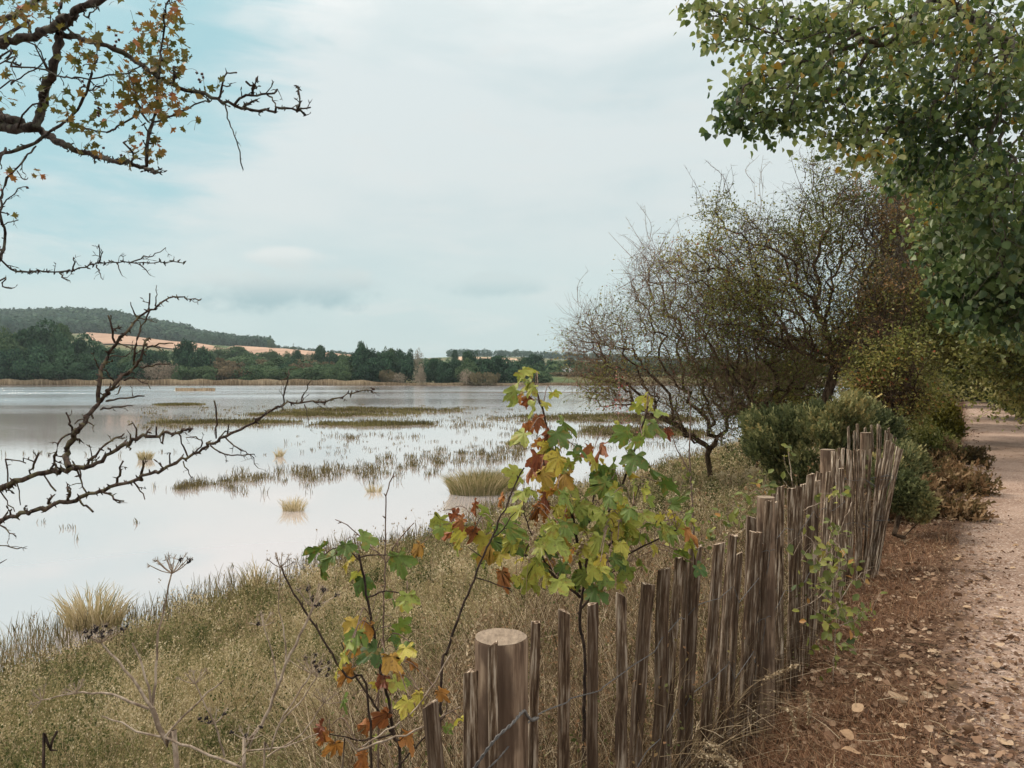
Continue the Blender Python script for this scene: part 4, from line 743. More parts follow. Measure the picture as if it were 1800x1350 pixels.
# top x, top y, second point x, y further down, width (photo pixels), distance or None for the fence line
PK = [(1300, 972, 1278, 1350, 13, 3.8), (1334, 955, 1312, 1350, 15, 4.05), (1204, 985, 1188, 1350, 14, 3.25), (1396, 872, 1388, 1230, 12, 4.75), (1434, 845, 1424, 1180, 12, 5.3), (748, 1243, 753, 1350, 34.0, None), (828, 1178, 829, 1350, 26.0, None), (875, 1128, 872, 1350, 20.0, 1.80), (942, 1094, 932, 1350, 21.0, 2.06), (991, 1076, 990, 1350, 25.0, None), (1048, 1061, 1047, 1350, 25.0, None), (1096, 1048, 1094, 1350, 22.0, None), (1143, 1027, 1125, 1350, 27.5, None), (1161, 1001, 1152, 1350, 21.2, None), (1190, 978, 1176, 1350, 21.2, None),
 (1221, 962, 1200, 1350, 22.5, None), (1264, 955, 1238, 1350, 22.5, None), (1283, 940, 1262, 1350, 20.0, None), (1318, 908, 1296, 1300, 21.2, None), (1327, 935, 1300, 1350, 23.8, 3.95), (1340, 905, 1320, 1300, 20.0, 4.25), (1356, 885, 1340, 1280, 18.8, 4.2), (1352, 880, 1330, 1240, 17.5, 4.05),
 (1362, 868, 1358, 1250, 15.0, 4.35), (1374, 856, 1371, 1250, 15.0, 4.5), (1388, 858, 1382, 1230, 16.2, 4.65), (1405, 855, 1392, 1230, 16.2, 4.8), (1413, 850, 1402, 1200, 13.8, 4.95), (1425, 834, 1415, 1180, 15.0, 5.1), (1443, 832, 1420, 1120, 15.0, 5.35), (1452, 830, 1436, 1120, 11.2, 5.5), (1466, 793, 1462, 1100, 10.0, 6.1), (1473, 807, 1470, 1080, 9.0, 6.0), (1479, 823, 1476, 1100, 12.0, 5.7), (1461, 838, 1452, 1120, 8.0, 5.6),
 (1473, 788, 1475, 1080, 7.0, 6.6), (1483, 788, 1484, 1080, 8.0, 6.3), (1494, 791, 1487, 1060, 9.0, 6.35), (1502, 790, 1494, 1060, 6.0, 6.45), (1507, 791, 1503, 1060, 6.0, 6.5), (1517, 791, 1508, 1050, 8.0, 6.55), (1530, 789, 1513, 1040, 6.0, 6.6), (1545, 790, 1518, 1050, 8.0, 6.6), (1551, 806, 1524, 1010, 8.0, 6.5), (1561, 775, 1532, 1000, 10.0, 6.7), (1570, 779, 1528, 1020, 11.0, 6.6), (1577, 785, 1532, 1020, 8.0, 6.5), (1583, 790, 1540, 1010, 8.0, 6.55),
 (1491, 750, 1497, 850, 5.0, 8.6), (1508, 745, 1512, 850, 6.0, 8.7), (1533, 747, 1535, 860, 5.0, 8.9), (1544, 746, 1540, 860, 6.0, 8.95), (1548, 752, 1544, 860, 6.0, 9.0), (1557, 757, 1548, 860, 7.0, 9.0), (1567, 763, 1556, 860, 6.0, 9.0), (1573, 768, 1560, 860, 6.0, 9.1), (1500, 758, 1503, 850, 4.0, 9.3), (1520, 752, 1522, 850, 5.0, 9.6), (1562, 752, 1556, 860, 5.0, 9.7)]
PI_ = []
for i, (tx, ty, bx, by, wp, Y) in enumerate(PK):
    Y = Y or on_fence(tx); PI_.append(picket(tx, ty, bx, by, wp, Y, 100 + i, (.35 + .65 * rs.rand() if tx < 1330 else (.8 * rs.rand() if tx < 1440 else .2 * rs.rand()))))
def wire_line(frac_px, seed, thick=.0015):
    g = np.random.RandomState(seed); pts = []
    for (top, base, d, Y, w) in sorted(PI_, key=lambda q: q[3]):
        if Y > 7: continue
        c = top - d * (frac_px + g.normal(0, .008)); side = -1 if len(pts) % 4 < 2 else 1
        for dx in (-.9, .9): pts.append(c + np.array([UX * w * dx, UY * w * dx, 0]) + np.array([NX, NY, 0]) * (w * .85) * 1)
    pts = np.array(pts); o = np.argsort(u_of(pts[:, 0], pts[:, 1])); pts = pts[o]
    keep = [0]
    for i in range(1, len(pts)):
        if np.linalg.norm(pts[i] - pts[keep[-1]]) > .03: keep.append(i)
    p = spline(pts[keep], .008); k = np.arange(len(p)) * .9; m_ = MB()
    for ph in (0, math.pi):
        off = np.stack([np.cos(k + ph), 0 * k, np.sin(k + ph)], -1) * thick * .8; tube(m_, p + off, thick * .75, 5)
    m_.build('wire', M['wire'], fence, True)
wire_line(.25, 5); wire_line(.62, 6)
# slack wire crossing the near post
m_ = MB(); sl = spline([P(832, 1352, 1.70), P(870, 1300, 1.71), P(900, 1272, 1.74), P(920, 1250, 1.8), P(926, 1257, 1.86), P(935, 1266, 1.93), P(945, 1262, 2.0)], .006); k = np.arange(len(sl)) * 1.0
for ph in (0, math.pi): tube(m_, sl + np.stack([np.cos(k + ph), 0 * k, np.sin(k + ph)], -1) * .0022, .0022, 6)
m_.build('wire', M['wire'], fence, True)

# ================================================================ sycamore saplings
def syc(label, root, stems, leaves, seed, fill, twn=.35, extra=None, depth_j=.12):
    g = np.random.RandomState(seed); root = np.array([root[0], root[1], float(H(*root)) - .05])
    e = empty('sycamore_sapling', root, label, 'sapling'); w = MB(); allp = []
    for (pts, r0, r1, d0, d1) in stems:
        K = len(pts); pl = [P(x, y, d0 + (d1 - d0) * i / (K - 1)) for i, (x, y) in enumerate(pts)]
        if pts[0][1] > 1000 and r0 > 3: pl = [root] + pl
        p = resample(pl, .03, .0015, g); tube(w, p, np.linspace(r0, r1, len(p)) * (d0 / F), 7, .5, True); allp.append(p)
    allp = np.concatenate(allp); L, dat = [MB(), MB(), MB()], []
    for (x, y, s, c) in leaves: dat.append((P(x, y, fill[4] + g.normal(0, depth_j)), s, c))
    for _ in range(fill[5]):
        b = fill[6][g.randint(len(fill[6]))]; q = P(b[0] + g.normal(0, b[2]), b[1] + g.normal(0, b[3]), fill[4] + g.normal(0, .22)); dat.append((q, g.uniform(26, 52), np.clip(g.beta(2.2, 2.4) * .72 + (.35 if g.rand() < b[4] * .8 else 0), 0, 1)))
    st = MB()
    for (q, s, c) in dat:
        k = np.argmin(np.linalg.norm(allp - q, axis=1) + .25 * np.maximum(0, allp[:, 2] - q[2] + .03)); a = allp[k]
        out = norm((q - a) * [1, 1, .4] + g.normal(0, .03, 3)); size = s / F * fill[4] * g.uniform(.72, 1.0)
        tip = norm(out * .7 + np.array([g.normal(0, .4), g.normal(0, .3), -.55])); nr = norm(np.array([g.normal(0, .6), -.5 + g.normal(0, .5), .8]))
        dead = c > .68; tpl = L_SYC if not dead else crumple(L_SYC, g.uniform(.5, 1.0), g.randint(999)); tpl = tpl if dead else crumple(L_SYC, g.uniform(.15, .7), g.randint(999))
        st0 = q - tip * size * .5; place(L[0], tpl[0], tpl[1], st0[None], tip[None], nr[None], size, np.clip(c + g.normal(0, .05), 0, 1))
        mid = (a + st0) * .5 + [0, 0, .02 + .12 * np.linalg.norm(st0 - a)]; tube(st, spline([a, mid, st0], .03), .0011 if np.linalg.norm(a - st0) < .15 else .0017, 4, .5)
    w.build('stem', M['stem'], e, True); tag(st.build('leaf_stalks', M['red_stem'], e), kind='stuff'); L[0].build('leaves', M['syc'], e)
    return e
def c6(x, y): return 770 + x / 3.857, 630 + y / 3.857
lv = []
g = np.random.RandomState(5)
for (x, y) in [(640, 340), (560, 530), (780, 655), (860, 455), (820, 530), (880, 720), (1100, 820), (1190, 870), (1330, 690), (1400, 470), (1250, 520), (1550, 860), (1460, 770), (1010, 1170), (990, 1060), (1210, 990), (1330, 870), (1560, 1190), (1440, 1130), (870, 880), (580, 920), (520, 790), (960, 620), (1190, 740), (1330, 560), (1470, 470), (700, 1250), (1230, 1180), (330, 1070), (500, 1160), (760, 1160), (1640, 1150)]:
    q = c6(x, y); lv.append((*q, g.uniform(44, 60), g.uniform(.05, .42)))
for (x, y) in [(500, 240), (510, 290), (590, 90), (560, 120), (620, 150), (600, 200), (630, 90), (1420, 290), (1350, 330), (1500, 370), (790, 240), (720, 310), (540, 170), (1380, 270), (1440, 320), (640, 210)]:
    q = c6(x, y); lv.append((*q, g.uniform(26, 38), g.uniform(.3, .55)))
for (x, y) in [(1250, 480), (1050, 700), (1130, 740), (1400, 910), (940, 1000), (1180, 1080), (150, 1170), (420, 1240), (1080, 1330), (1460, 1280), (850, 1270), (560, 1000), (1290, 760), (1600, 1070), (520, 1030)]:
    q = c6(x, y); lv.append((*q, g.uniform(38, 52), g.uniform(.5, .66)))
for (x, y) in [(560, 250), (600, 290), (680, 430), (600, 480), (690, 570), (740, 520), (720, 590), (670, 690), (650, 760), (720, 950), (660, 1050), (800, 870), (740, 910), (700, 1000), (850, 1070), (250, 1000), (110, 1060), (150, 1110), (80, 1170), (240, 1180), (430, 960), (1020, 630), (1110, 620), (1560, 500), (1700, 1190), (880, 1050), (710, 1060), (130, 1270), (840, 1240)]:
    q = c6(x, y); lv.append((*q, g.uniform(34, 52), g.uniform(.72, 1)))
syc('leafy green and yellow sycamore sapling with brown curled leaves behind the fence', P(1020, 1120, 3.1)[:2],
 [([(1028, 1180), (1019, 1100), (1026, 1030), (1035, 970), (1055, 920), (1085, 880), (1105, 820), (1125, 765), (1138, 715)], 4.3, 1.5, 3.05, 3.0),
  ([(1022, 1010), (1012, 940), (1002, 885), (990, 846), (977, 811), (967, 775), (957, 731), (946, 697), (938, 672)], 2.9, 1.4, 3.05, 3.0),
  ([(1030, 985), (1060, 975), (1090, 930), (1115, 895)], 3, 1.2, 3.05, 2.95), ([(1020, 1050), (985, 1020), (940, 985), (890, 965), (850, 945), (820, 930)], 3, 1.2, 3.05, 2.9), ([(1030, 1000), (1100, 975), (1150, 950), (1190, 930)], 2.4, 1, 3.05, 2.9), ([(1035, 920), (1045, 860), (1040, 800)], 2.2, 1, 3.05, 3.1), ([(1020, 1040), (960, 990), (935, 940), (920, 900)], 2.4, 1, 3.05, 3.0), ([(1016, 1080), (1060, 1020), (1100, 990)], 2.2, 1, 3.05, 3.1)],
 lv, 81, (0, 0, 0, 0, 3.0, 165, [(1010, 940, 60, 35, .15), (1080, 890, 55, 40, .05), (920, 975, 60, 26, .25), (850, 955, 38, 24, .4), (1140, 950, 60, 30, .1), (1060, 1000, 70, 24, .12), (970, 850, 25, 60, .35), (980, 1010, 60, 24, .15)]))
lv = []
def c5(x, y): return 600 + x / 3, 900 + y / 3
for (x, y, s, c) in [(130, 140, 50, .25), (310, 260, 70, .15), (30, 190, 45, .1), (120, 385, 55, .12), (260, 440, 48, .2), (350, 460, 48, .3), (60, 600, 60, .72), (120, 620, 50, .7), (30, 850, 56, .74), (90, 740, 48, .7), (270, 800, 58, .7), (330, 740, 50, .68), (230, 900, 58, .9), (210, 1090, 58, .95), (350, 1200, 50, .8), (110, 1310, 60, .9), (160, 740, 56, .1), (290, 650, 50, .15), (330, 480, 40, .5), (40, 270, 40, .65), (-60, 240, 62, .12), (-130, 200, 58, .1), (-100, 290, 52, .14), (-90, 1180, 60, .85), (-40, 1240, 52, .8), (-110, 1140, 44, .9), (400, 960, 40, .72), (530, 960, 34, .85), (180, 1210, 44, .5), (290, 900, 44, .45), (20, 1000, 40, .2), (560, 1140, 32, .2), (620, 1100, 36, .5), (260, 1010, 40, .4), (130, 1130, 42, .88), (60, 690, 46, .75), (300, 840, 44, .7), (370, 800, 36, .72)]: 
    q = c5(x, y); lv.append((*q, s, c))
syc('small sycamore sapling with orange and brown leaves, left of the nearest post', P(680, 1200, 2.35)[:2],
 [([(705, 1380), (692, 1290), (680, 1220), (668, 1170), (655, 1100), (642, 1030), (630, 975)], 4, 2, 2.3, 2.25), ([(690, 1290), (660, 1240), (620, 1180), (600, 1130)], 2.4, 1, 2.3, 2.3), ([(645, 1050), (680, 1040), (715, 1045)], 1.6, .9, 2.28, 2.25), ([(632, 985), (600, 960), (570, 975)], 1.5, .8, 2.26, 2.25), ([(632, 980), (660, 975), (700, 975)], 1.5, .8, 2.26, 2.25), ([(700, 1350), (740, 1300), (780, 1260), (785, 1220)], 1.8, 1, 2.3, 2.35), ([(690, 1290), (640, 1300), (580, 1290)], 1.8, 1, 2.3, 2.2)],
 lv, 82, (0, 0, 0, 0, 2.25, 14, [(650, 1150, 40, 80, .5), (690, 1230, 40, 50, .5)]))
# bare shoots
def stemthing(name, label, cat, mat, lines, seed, node=.0):
    g = np.random.RandomState(seed); p0 = lines[0][0][0]; d = lines[0][3]; q = P(p0[0], p0[1], d); root = np.array([q[0], q[1], float(H(q[0], q[1])) - .03])
    e = empty(name, root, label, cat); w = MB()
    for i, (pts, r0, r1, d_) in enumerate(lines):
        pl = [P(x, y, d_) for x, y in pts]
        if i == 0: pl = [root] + pl
        p = resample(pl, .03, .002, g); tube(w, p, np.linspace(r0, r1, len(p)) * d_ / F, 6, .5, True)
        if node:
            T = norm(np.gradient(p, axis=0))
            for k in range(2, len(p) - 1, 3): dr = norm(np.cross(T[k], g.normal(size=3)) + T[k]); tube(w, [p[k], p[k] + dr * .014], [.003, .001], 4)
    w.build('stem', mat, e, True); return e
stemthing('bare_shoot', 'long dark leafless shoot slanting up in front of the sycamore', 'stem', M['stem'], [([(775, 1215), (787, 1147), (800, 1103), (813, 1067), (827, 1033), (850, 977), (867, 940), (887, 895), (905, 853), (920, 823)], 4.2, 1.3, 2.6), ([(848, 980), (820, 960)], 1.2, .8, 2.6), ([(865, 945), (885, 930), (905, 900)], 1.4, .8, 2.6), ([(835, 1015), (870, 1025), (900, 1040)], 1.3, .8, 2.6)], 91, 1)
stemthing('bare_shoot', 'thin pinkish upright shoot between the two saplings at the waterside', 'stem', M['red_stem'], [([(665, 1260), (672, 1160), (675, 1060), (677, 967), (678, 900), (680, 860), (693, 830)], 2.6, 1.1, 2.5), ([(677, 985), (640, 950), (610, 925), (590, 914)], 1.3, .8, 2.5), ([(679, 990), (700, 950), (729, 918)], 1.3, .8, 2.5)], 92, 1)
stemthing('bare_shoot', 'black dead stem leaning left above the hogweed', 'stem', M['stem'], [([(650, 1260), (610, 1190), (583, 1150), (547, 1090), (517, 1043), (493, 997)], 3.6, 1.6, 2.2)], 93, 1)
stemthing('bare_shoot', 'short dark broken twig poking up at the bottom left corner', 'stem', M['stem'], [([(74, 1360), (88, 1320), (95, 1300), (100, 1285)], 3.2, 2.4, 1.9)], 94, 1)
stemthing('bare_shoot', 'bleached straight stalks crossing low beside the nearest pickets', 'stem', M['dry_stem'], [([(600, 1365), (627, 1320), (680, 1285), (733, 1243), (773, 1185), (790, 1150)], 2.6, 1.2, 1.95), ([(627, 1320), (680, 1300), (733, 1283), (810, 1242)], 2.2, 1.2, 1.95)], 95)
stemthing('bare_shoot', 'thin upright grey stem before the bare hawthorn', 'stem', M['red_stem'], [([(1222, 1000), (1218, 900), (1212, 800), (1214, 720), (1208, 680)], 2.0, .9, 7.5), ([(1213, 830), (1190, 790), (1180, 760)], 1.2, .7, 7.5)], 96, 1)
# ---------------------------------------------------------------- dead hogweed
def umbel(w, sd_, c, up, r, n, g, seeds=.3, h=.35):
    up = norm(up)
    for i in range(n):
        a = i * 2.4 + g.normal(0, .2); k = math.sqrt((i + .5) / n); side = norm(np.cross(up, [math.cos(a), math.sin(a), .1])); tip = c + side * r * k * g.uniform(.85, 1.1) + up * r * (.75 - .3 * k * k) * g.uniform(.8, 1.1); mid = (c + tip) / 2 - up * r * .07 * k
        tube(w, spline([c, mid, tip], .02), [.0011] * len(spline([c, mid, tip], .02)), 4)
        for q in range(7):
            d = norm(tip - c + g.normal(0, .75 * r, 3)) * r * .22; tube(w, [tip, tip + d * .5 - up * .001, tip + d], [.0007, .0006, .0004], 3)
        if g.rand() < seeds:
            for q in range(9): place(sd_, OCT[0] * [1, .5, 1.3], OCT[1], (tip + g.normal(0, r * .05, 3))[None], rdir(1), rdir(1), .0032, .5)
def hogweed(label, lines, umb, seed):
    g = np.random.RandomState(seed); p0 = lines[0][0][0]; d = lines[0][3]; q = P(p0[0], p0[1], d); root = np.array([q[0], q[1], float(H(q[0], q[1])) - .03])
    e = empty('dead_hogweed', root, label, 'plant', 'dead hogweed stalks on the bank'); w, sdm = MB(), MB()
    for i, (pts, r0, r1, d_) in enumerate(lines):
        pl = [P(x, y, d_) for x, y in pts]
        if i == 0: pl = [root] + pl
        p = resample(pl, .03, .0012, g); tube(w, p, np.linspace(r0, r1, len(p)) * d_ / F, 7, .5, True)
    for (x, y, d_, ux, r, n, sdp) in umb:
        u, sdm = MB(), MB(); umbel(u, sdm, P(x, y, d_), np.array([ux, g.normal(0, .15), 1.]), .85 * r / F * d_, n, g, sdp); o = u.build('umbel', M['dry_stem'], e)
        if sdm.v: c = sdm.build('seeds', M['umbel_seed'], e); c.parent = o
    w.build('stem', M['dry_stem'], e, True)
hogweed('dead hogweed with one tall pale umbel against the water, leftmost', [([(312, 1360), (293, 1310), (280, 1277), (267, 1245)], 6, 4.5, 1.85), ([(267, 1245), (272, 1217), (278, 1133), (285, 1080), (293, 1050), (303, 1008)], 2.6, 1.3, 1.84), ([(267, 1245), (233, 1193), (207, 1163), (177, 1130)], 3, 1.6, 1.8), ([(262, 1246), (227, 1233), (197, 1220), (160, 1218), (133, 1218), (100, 1226), (73, 1232)], 2.6, 1.0, 1.85), ([(266, 1238), (257, 1193), (245, 1157), (232, 1130)], 2.4, 1.3, 1.83), ([(282, 1295), (240, 1283), (213, 1270), (180, 1259)], 2.0, 1.2, 1.84), ([(290, 1295), (320, 1263), (353, 1230), (393, 1195)], 2.0, 1.2, 1.83), ([(290, 1296), (333, 1312), (383, 1333), (423, 1350)], 2.2, 2.2, 1.83)],
 [(303, 1008, 1.84, .02, 44, 15, .22), (177, 1130, 1.8, .0, 42, 13, .8), (133, 1218, 1.85, -.5, 26, 8, 0), (73, 1232, 1.85, -2.5, 30, 7, 0)], 101)
hogweed('dead hogweed with forked pale stem and black seed heads, middle of the three', [([(430, 1365), (433, 1313), (467, 1260), (487, 1213), (502, 1167), (520, 1133), (550, 1067)], 5, 2.2, 1.95), ([(502, 1167), (500, 1117), (490, 1075)], 1.6, 1, 1.95), ([(487, 1213), (480, 1150), (463, 1100)], 1.6, 1, 1.93), ([(455, 1280), (445, 1300), (420, 1340)], 1.5, 1, 1.93), ([(395, 1330), (390, 1315), (377, 1273), (343, 1202)], 2, 1.1, 1.9), ([(490, 1075), (493, 997)], .9, .8, 1.95)],
 [(550, 1067, 1.95, .2, 50, 14, .5), (463, 1100, 1.93, -.1, 30, 9, .15), (343, 1202, 1.9, -.2, 34, 9, .0), (493, 998, 1.95, .1, 32, 9, 0), (377, 1273, 1.9, 0, 34, 7, .5), (434, 1300, 1.9, 0, 34, 8, .4)], 102)
hogweed('dead hogweed with thin branched stem beside the orange sapling leaves, rightmost', [([(463, 1365), (475, 1320), (493, 1270), (520, 1225), (547, 1183)], 3, 1.4, 2.1), ([(493, 1270), (533, 1227), (556, 1190)], 1.6, 1, 2.1), ([(470, 1330), (530, 1290), (570, 1235)], 1.6, 1, 2.12), ([(434, 1320), (500, 1312), (560, 1290)], 1.4, .9, 2.1)],
 [(547, 1183, 2.1, .1, 44, 12, .6), (556, 1190, 2.1, .4, 34, 9, .5), (570, 1235, 2.12, .3, 30, 8, 0)], 103)
# ---------------------------------------------------------------- bramble through the fence
def bramble(name, label, lines, cl, Y, seed, size=.045, mat='bramble'):
    g = np.random.RandomState(seed); q = P(*lines[0][0], Y); root = np.array([q[0], q[1], float(H(q[0], q[1])) - .02]); e = empty(name, root, label, 'bramble'); w, l = MB(), MB(); P_ = []
    for i, pts in enumerate(lines):
        pl = [P(x, y, Y + g.normal(0, .05)) for x, y in pts]
        if i == 0: pl = [root] + pl
        p = resample(pl, .04, .004, g); tube(w, p, np.linspace(.0032, .0014, len(p)), 5); P_.append(p)
    P_ = np.concatenate(P_); pts = []
    for (x, y, wx, wy, n) in cl:
        for _ in range(n): pts.append(P(x + g.normal(0, wx), y + g.normal(0, wy), Y + g.normal(0, .12)))
    pts = np.array(pts)
    for q in pts[::2]: a = P_[np.argmin(np.linalg.norm(P_ - q, axis=1))]; tube(w, [a, (a + q) / 2 + [0, 0, .01], q], .0009, 3)
    n = len(pts); place(l, *L_OVAL, pts, norm(rdir(n) + [0, -.2, -.3]), norm(rdir(n) * .7 + [0, -.5, .9]), size * (.6 + .6 * g.rand(n)), np.clip(.5 + g.normal(0, .25, n), 0, 1))
    w.build('stem', M['dry_stem'], e); l.build('leaves', M[mat], e)
bramble('bramble', 'pale green bramble climbing the pickets in the middle of the fence', [[(1465, 1190), (1470, 1100), (1480, 1020), (1470, 960), (1450, 920)], [(1475, 1060), (1500, 1020), (1530, 1000)], [(1470, 980), (1440, 960), (1415, 940)], [(1475, 1000), (1440, 1050), (1400, 1070)], [(1470, 1100), (1500, 1090), (1540, 1080)], [(1468, 950), (1490, 900), (1500, 880)]],
 [(1470, 935, 14, 10, 14), (1455, 980, 26, 20, 26), (1480, 1000, 20, 14, 22), (1440, 1010, 30, 30, 36), (1480, 1060, 26, 24, 44), (1455, 1100, 22, 24, 30), (1510, 1080, 20, 12, 26), (1470, 1140, 18, 20, 20)], 4.55, 111, .052)
bramble('bramble', 'small bramble sprig with round pale leaves above the pickets', [[(1412, 1050), (1410, 960), (1405, 900), (1390, 840), (1378, 800)], [(1405, 900), (1440, 885), (1475, 872)], [(1400, 880), (1360, 870), (1330, 860)], [(1392, 845), (1384, 790)]], [(1383, 790, 6, 8, 6), (1340, 845, 10, 12, 10), (1355, 860, 16, 10, 10), (1455, 868, 14, 6, 9), (1480, 860, 10, 5, 7), (1430, 905, 14, 16, 10), (1330, 880, 16, 12, 12), (1300, 905, 20, 14, 16)], 4.9, 112, .055)
bramble('bramble', 'low leafy bramble behind the fence right of the sycamore', [[(1240, 1050), (1245, 990), (1270, 930), (1290, 890)], [(1250, 980), (1210, 930), (1190, 880)], [(1260, 950), (1310, 930)]], [(1260, 930, 30, 20, 40), (1230, 960, 24, 20, 26), (1290, 900, 20, 16, 22), (1190, 900, 16, 16, 16), (1200, 850, 14, 14, 12)], 5.5, 113, .05)

bramble('rose_shoot', 'thin upright shoot hung with red hips before the bare hawthorn', [[(1105, 830), (1098, 780), (1092, 720), (1088, 655)], [(1095, 745), (1075, 720), (1060, 715)], [(1092, 710), (1110, 690)]], [(1090, 690, 7, 28, 60), (1100, 740, 8, 14, 24), (1066, 716, 10, 6, 14)], 8.0, 114, .028, 'redberry')
# ================================================================ grass and ground cover
def blades(mb, pos, h, w, lean, rnd, prof=(1, .9, .6, .08), up=None):
    n = len(pos); a = rs.rand(n) * 2 * np.pi; ld = np.stack([np.cos(a), np.sin(a), 0 * a], -1); b = a + rs.normal(0, .8, n) + 1.57; wd = np.stack([np.cos(b), np.sin(b), 0 * b], -1)
    wd = norm(wd + np.array([1.0, 0, 0]) * .8 * np.sign(wd[:, :1] + 1e-6)); V = np.zeros((n, 8, 3)); h = np.broadcast_to(h, (n,)); lean = np.broadcast_to(lean, (n,)); w = np.broadcast_to(w, (n,))
    for i, u in enumerate((0, .4, .75, 1)):
        c = pos + ld * (lean * h * u * u)[:, None]; c[:, 2] += h * u * (1 - .35 * lean * u)
        ww = wd * (w * prof[i] * .5)[:, None]; V[:, 2 * i] = c - ww; V[:, 2 * i + 1] = c + ww
    f = np.array([[0, 1, 3, 2], [2, 3, 5, 4], [4, 5, 7, 6]]); mb.v.append(V.reshape(-1, 3)); mb.f.append((f[None] + (np.arange(n) * 8)[:, None, None] + mb.n).reshape(-1, 4)); mb.a.append(np.repeat(rnd, 3)); mb.n += n * 8
    return V[:, 6:8].mean(1), ld
def sample_bank(n, smin, smax, Y0, Y1, k0=-.75, k1=.62, seed=1):
    g = np.random.RandomState(seed); Y = np.exp(g.uniform(math.log(Y0), math.log(Y1), n)); k = g.uniform(k0, k1, n); X = k * Y; s = s_of(X, Y); m_ = (s > smin) & (s < smax); return X[m_], Y[m_], s[m_]
X, Y, s = sample_bank(330000, -6.9, -.12, 1.3, 45, seed=201)
z = H(X, Y); pos = np.stack([X, Y, z - .01], -1); n = len(X); print('grass', n)
patch = wob(X, Y, .9, 3) * .6 + wob(X, Y, 2.6, 8) * .4
hh = (.17 + .24 * rs.rand(n) ** 2) * (1 + .35 * patch) * np.interp(s, [-7.6, -6.5, -3, -.6, 0], [.7, .8, 1.0, 1.35, 1.2]); 
green = np.clip(.50 - .46 * patch + rs.normal(0, .18, n) + .12 * (s > -1.2), 0, 1)
gm = MB(); tips, ld = blades(gm, pos, hh, .0028 * np.maximum(1, Y / 4.5) ** .8, .25 + .55 * rs.rand(n), green, (1, .8, .8, .15))
o = gm.build('bank_grass', M['grass']); tag(o, 'long olive and straw coloured grass covering the bank', 'grass', kind='stuff')
# feathery seed heads
k = rs.rand(n) < .42; tp = tips[k]; sz = np.maximum(1, Y[k] / 4.5) ** .8; m_ = MB(); idx = np.repeat(np.arange(len(tp)), 5)
pp = tp[idx] + rs.normal(0, 1, (len(idx), 3)) * [.012, .012, .022] * sz[idx][:, None] * 1.2
place(m_, *L_DIA, pp, norm(rdir(len(idx)) + [0, 0, .8]), rdir(len(idx)), .013 * sz[idx] * (.6 + .8 * rs.rand(len(idx))), np.clip(green[k][idx] + .12 + rs.normal(0, .12, len(idx)), 0, 1))
o = m_.build('seed_heads', M['grass']); tag(o, 'feathery grass seed heads on the bank', 'grass', kind='stuff')
g = np.random.RandomState(88); tu = [MB(), MB()]
TX, TY, TS = sample_bank(2600, -6.6, -.3, 1.5, 30, seed=205)
for i in range(len(TX)):
    k = int(g.rand() < .42); n = int(g.uniform(30, 80)); r = g.uniform(.04, .16); a = g.rand(n) * 6.28; q = np.sqrt(g.rand(n)) * r; x = TX[i] + np.cos(a) * q; y = TY[i] + np.sin(a) * q; h_ = g.uniform(.22, .52) * (1 - .2 * (TY[i] > 6)); c0 = g.uniform(.0, .3) if k == 0 else g.uniform(.55, 1)
    tp, _ = blades(tu[k], np.stack([x, y, H(x, y) - .01], -1), h_ * g.uniform(.5, 1.1, n), .0035 * max(1, TY[i] / 5), .15 + .5 * g.rand(n), np.clip(c0 + g.normal(0, .1, n), 0, 1), (1, .9, .7, .2))
    if k: place(tu[k], *L_DIA, np.repeat(tp, 4, 0) + g.normal(0, .012, (n * 4, 3)) * [1, 1, 2.2], norm(rdir(n * 4) + [0, 0, 1.2]), rdir(n * 4), .016 * max(1, TY[i] / 5), np.clip(c0 + g.normal(0, .12, n * 4), 0, 1))
    else: place(tu[k], *L_DIA, np.stack([np.repeat(x, 5), np.repeat(y, 5), np.repeat(H(x, y), 5)], -1) + np.abs(g.normal(0, 1, (n * 5, 3))) * [.03, .03, h_ * .45] * [1, 1, 1], norm(rdir(n * 5) + [0, 0, .6]), rdir(n * 5), .022 * max(1, TY[i] / 6), np.clip(c0 + g.normal(0, .12, n * 5), 0, 1))
o = tu[0].build('leafy_herbs', M['grass']); tag(o, 'soft grey green leafy herbs in patches through the bank grass', 'herbs', kind='stuff')
o = tu[1].build('tall_grass', M['grass']); tag(o, 'taller pale seeding grass tufts dotted over the bank', 'grass', kind='stuff')
X, Y, s = sample_bank(26000, -6.7, -.3, 1.4, 30, seed=207); n = len(X); k = wob(X, Y, 1.4, 12) + rs.normal(0, .4, n) > 0; X, Y = X[k], Y[k]; n = len(X); m_ = MB()
tp, _ = blades(m_, np.stack([X, Y, H(X, Y)], -1), .26 + .55 * rs.rand(n) ** 2.2, .0028 * np.maximum(1, Y / 4.5) ** .8, .15 + .9 * rs.rand(n) ** 1.5, .45 + .55 * rs.rand(n), (1, .8, .6, .3))
place(m_, *L_DIA, np.repeat(tp, 3, 0) + rs.normal(0, .008, (n * 3, 3)) * [1, 1, 2.5], norm(rdir(n * 3) + [0, 0, 1.5]), rdir(n * 3), .014 * np.maximum(1, np.repeat(Y, 3) / 5), .7)
o = m_.build('wispy_grass', M['straw']); tag(o, 'long wispy straw stalks standing above the bank grass', 'grass', kind='stuff')
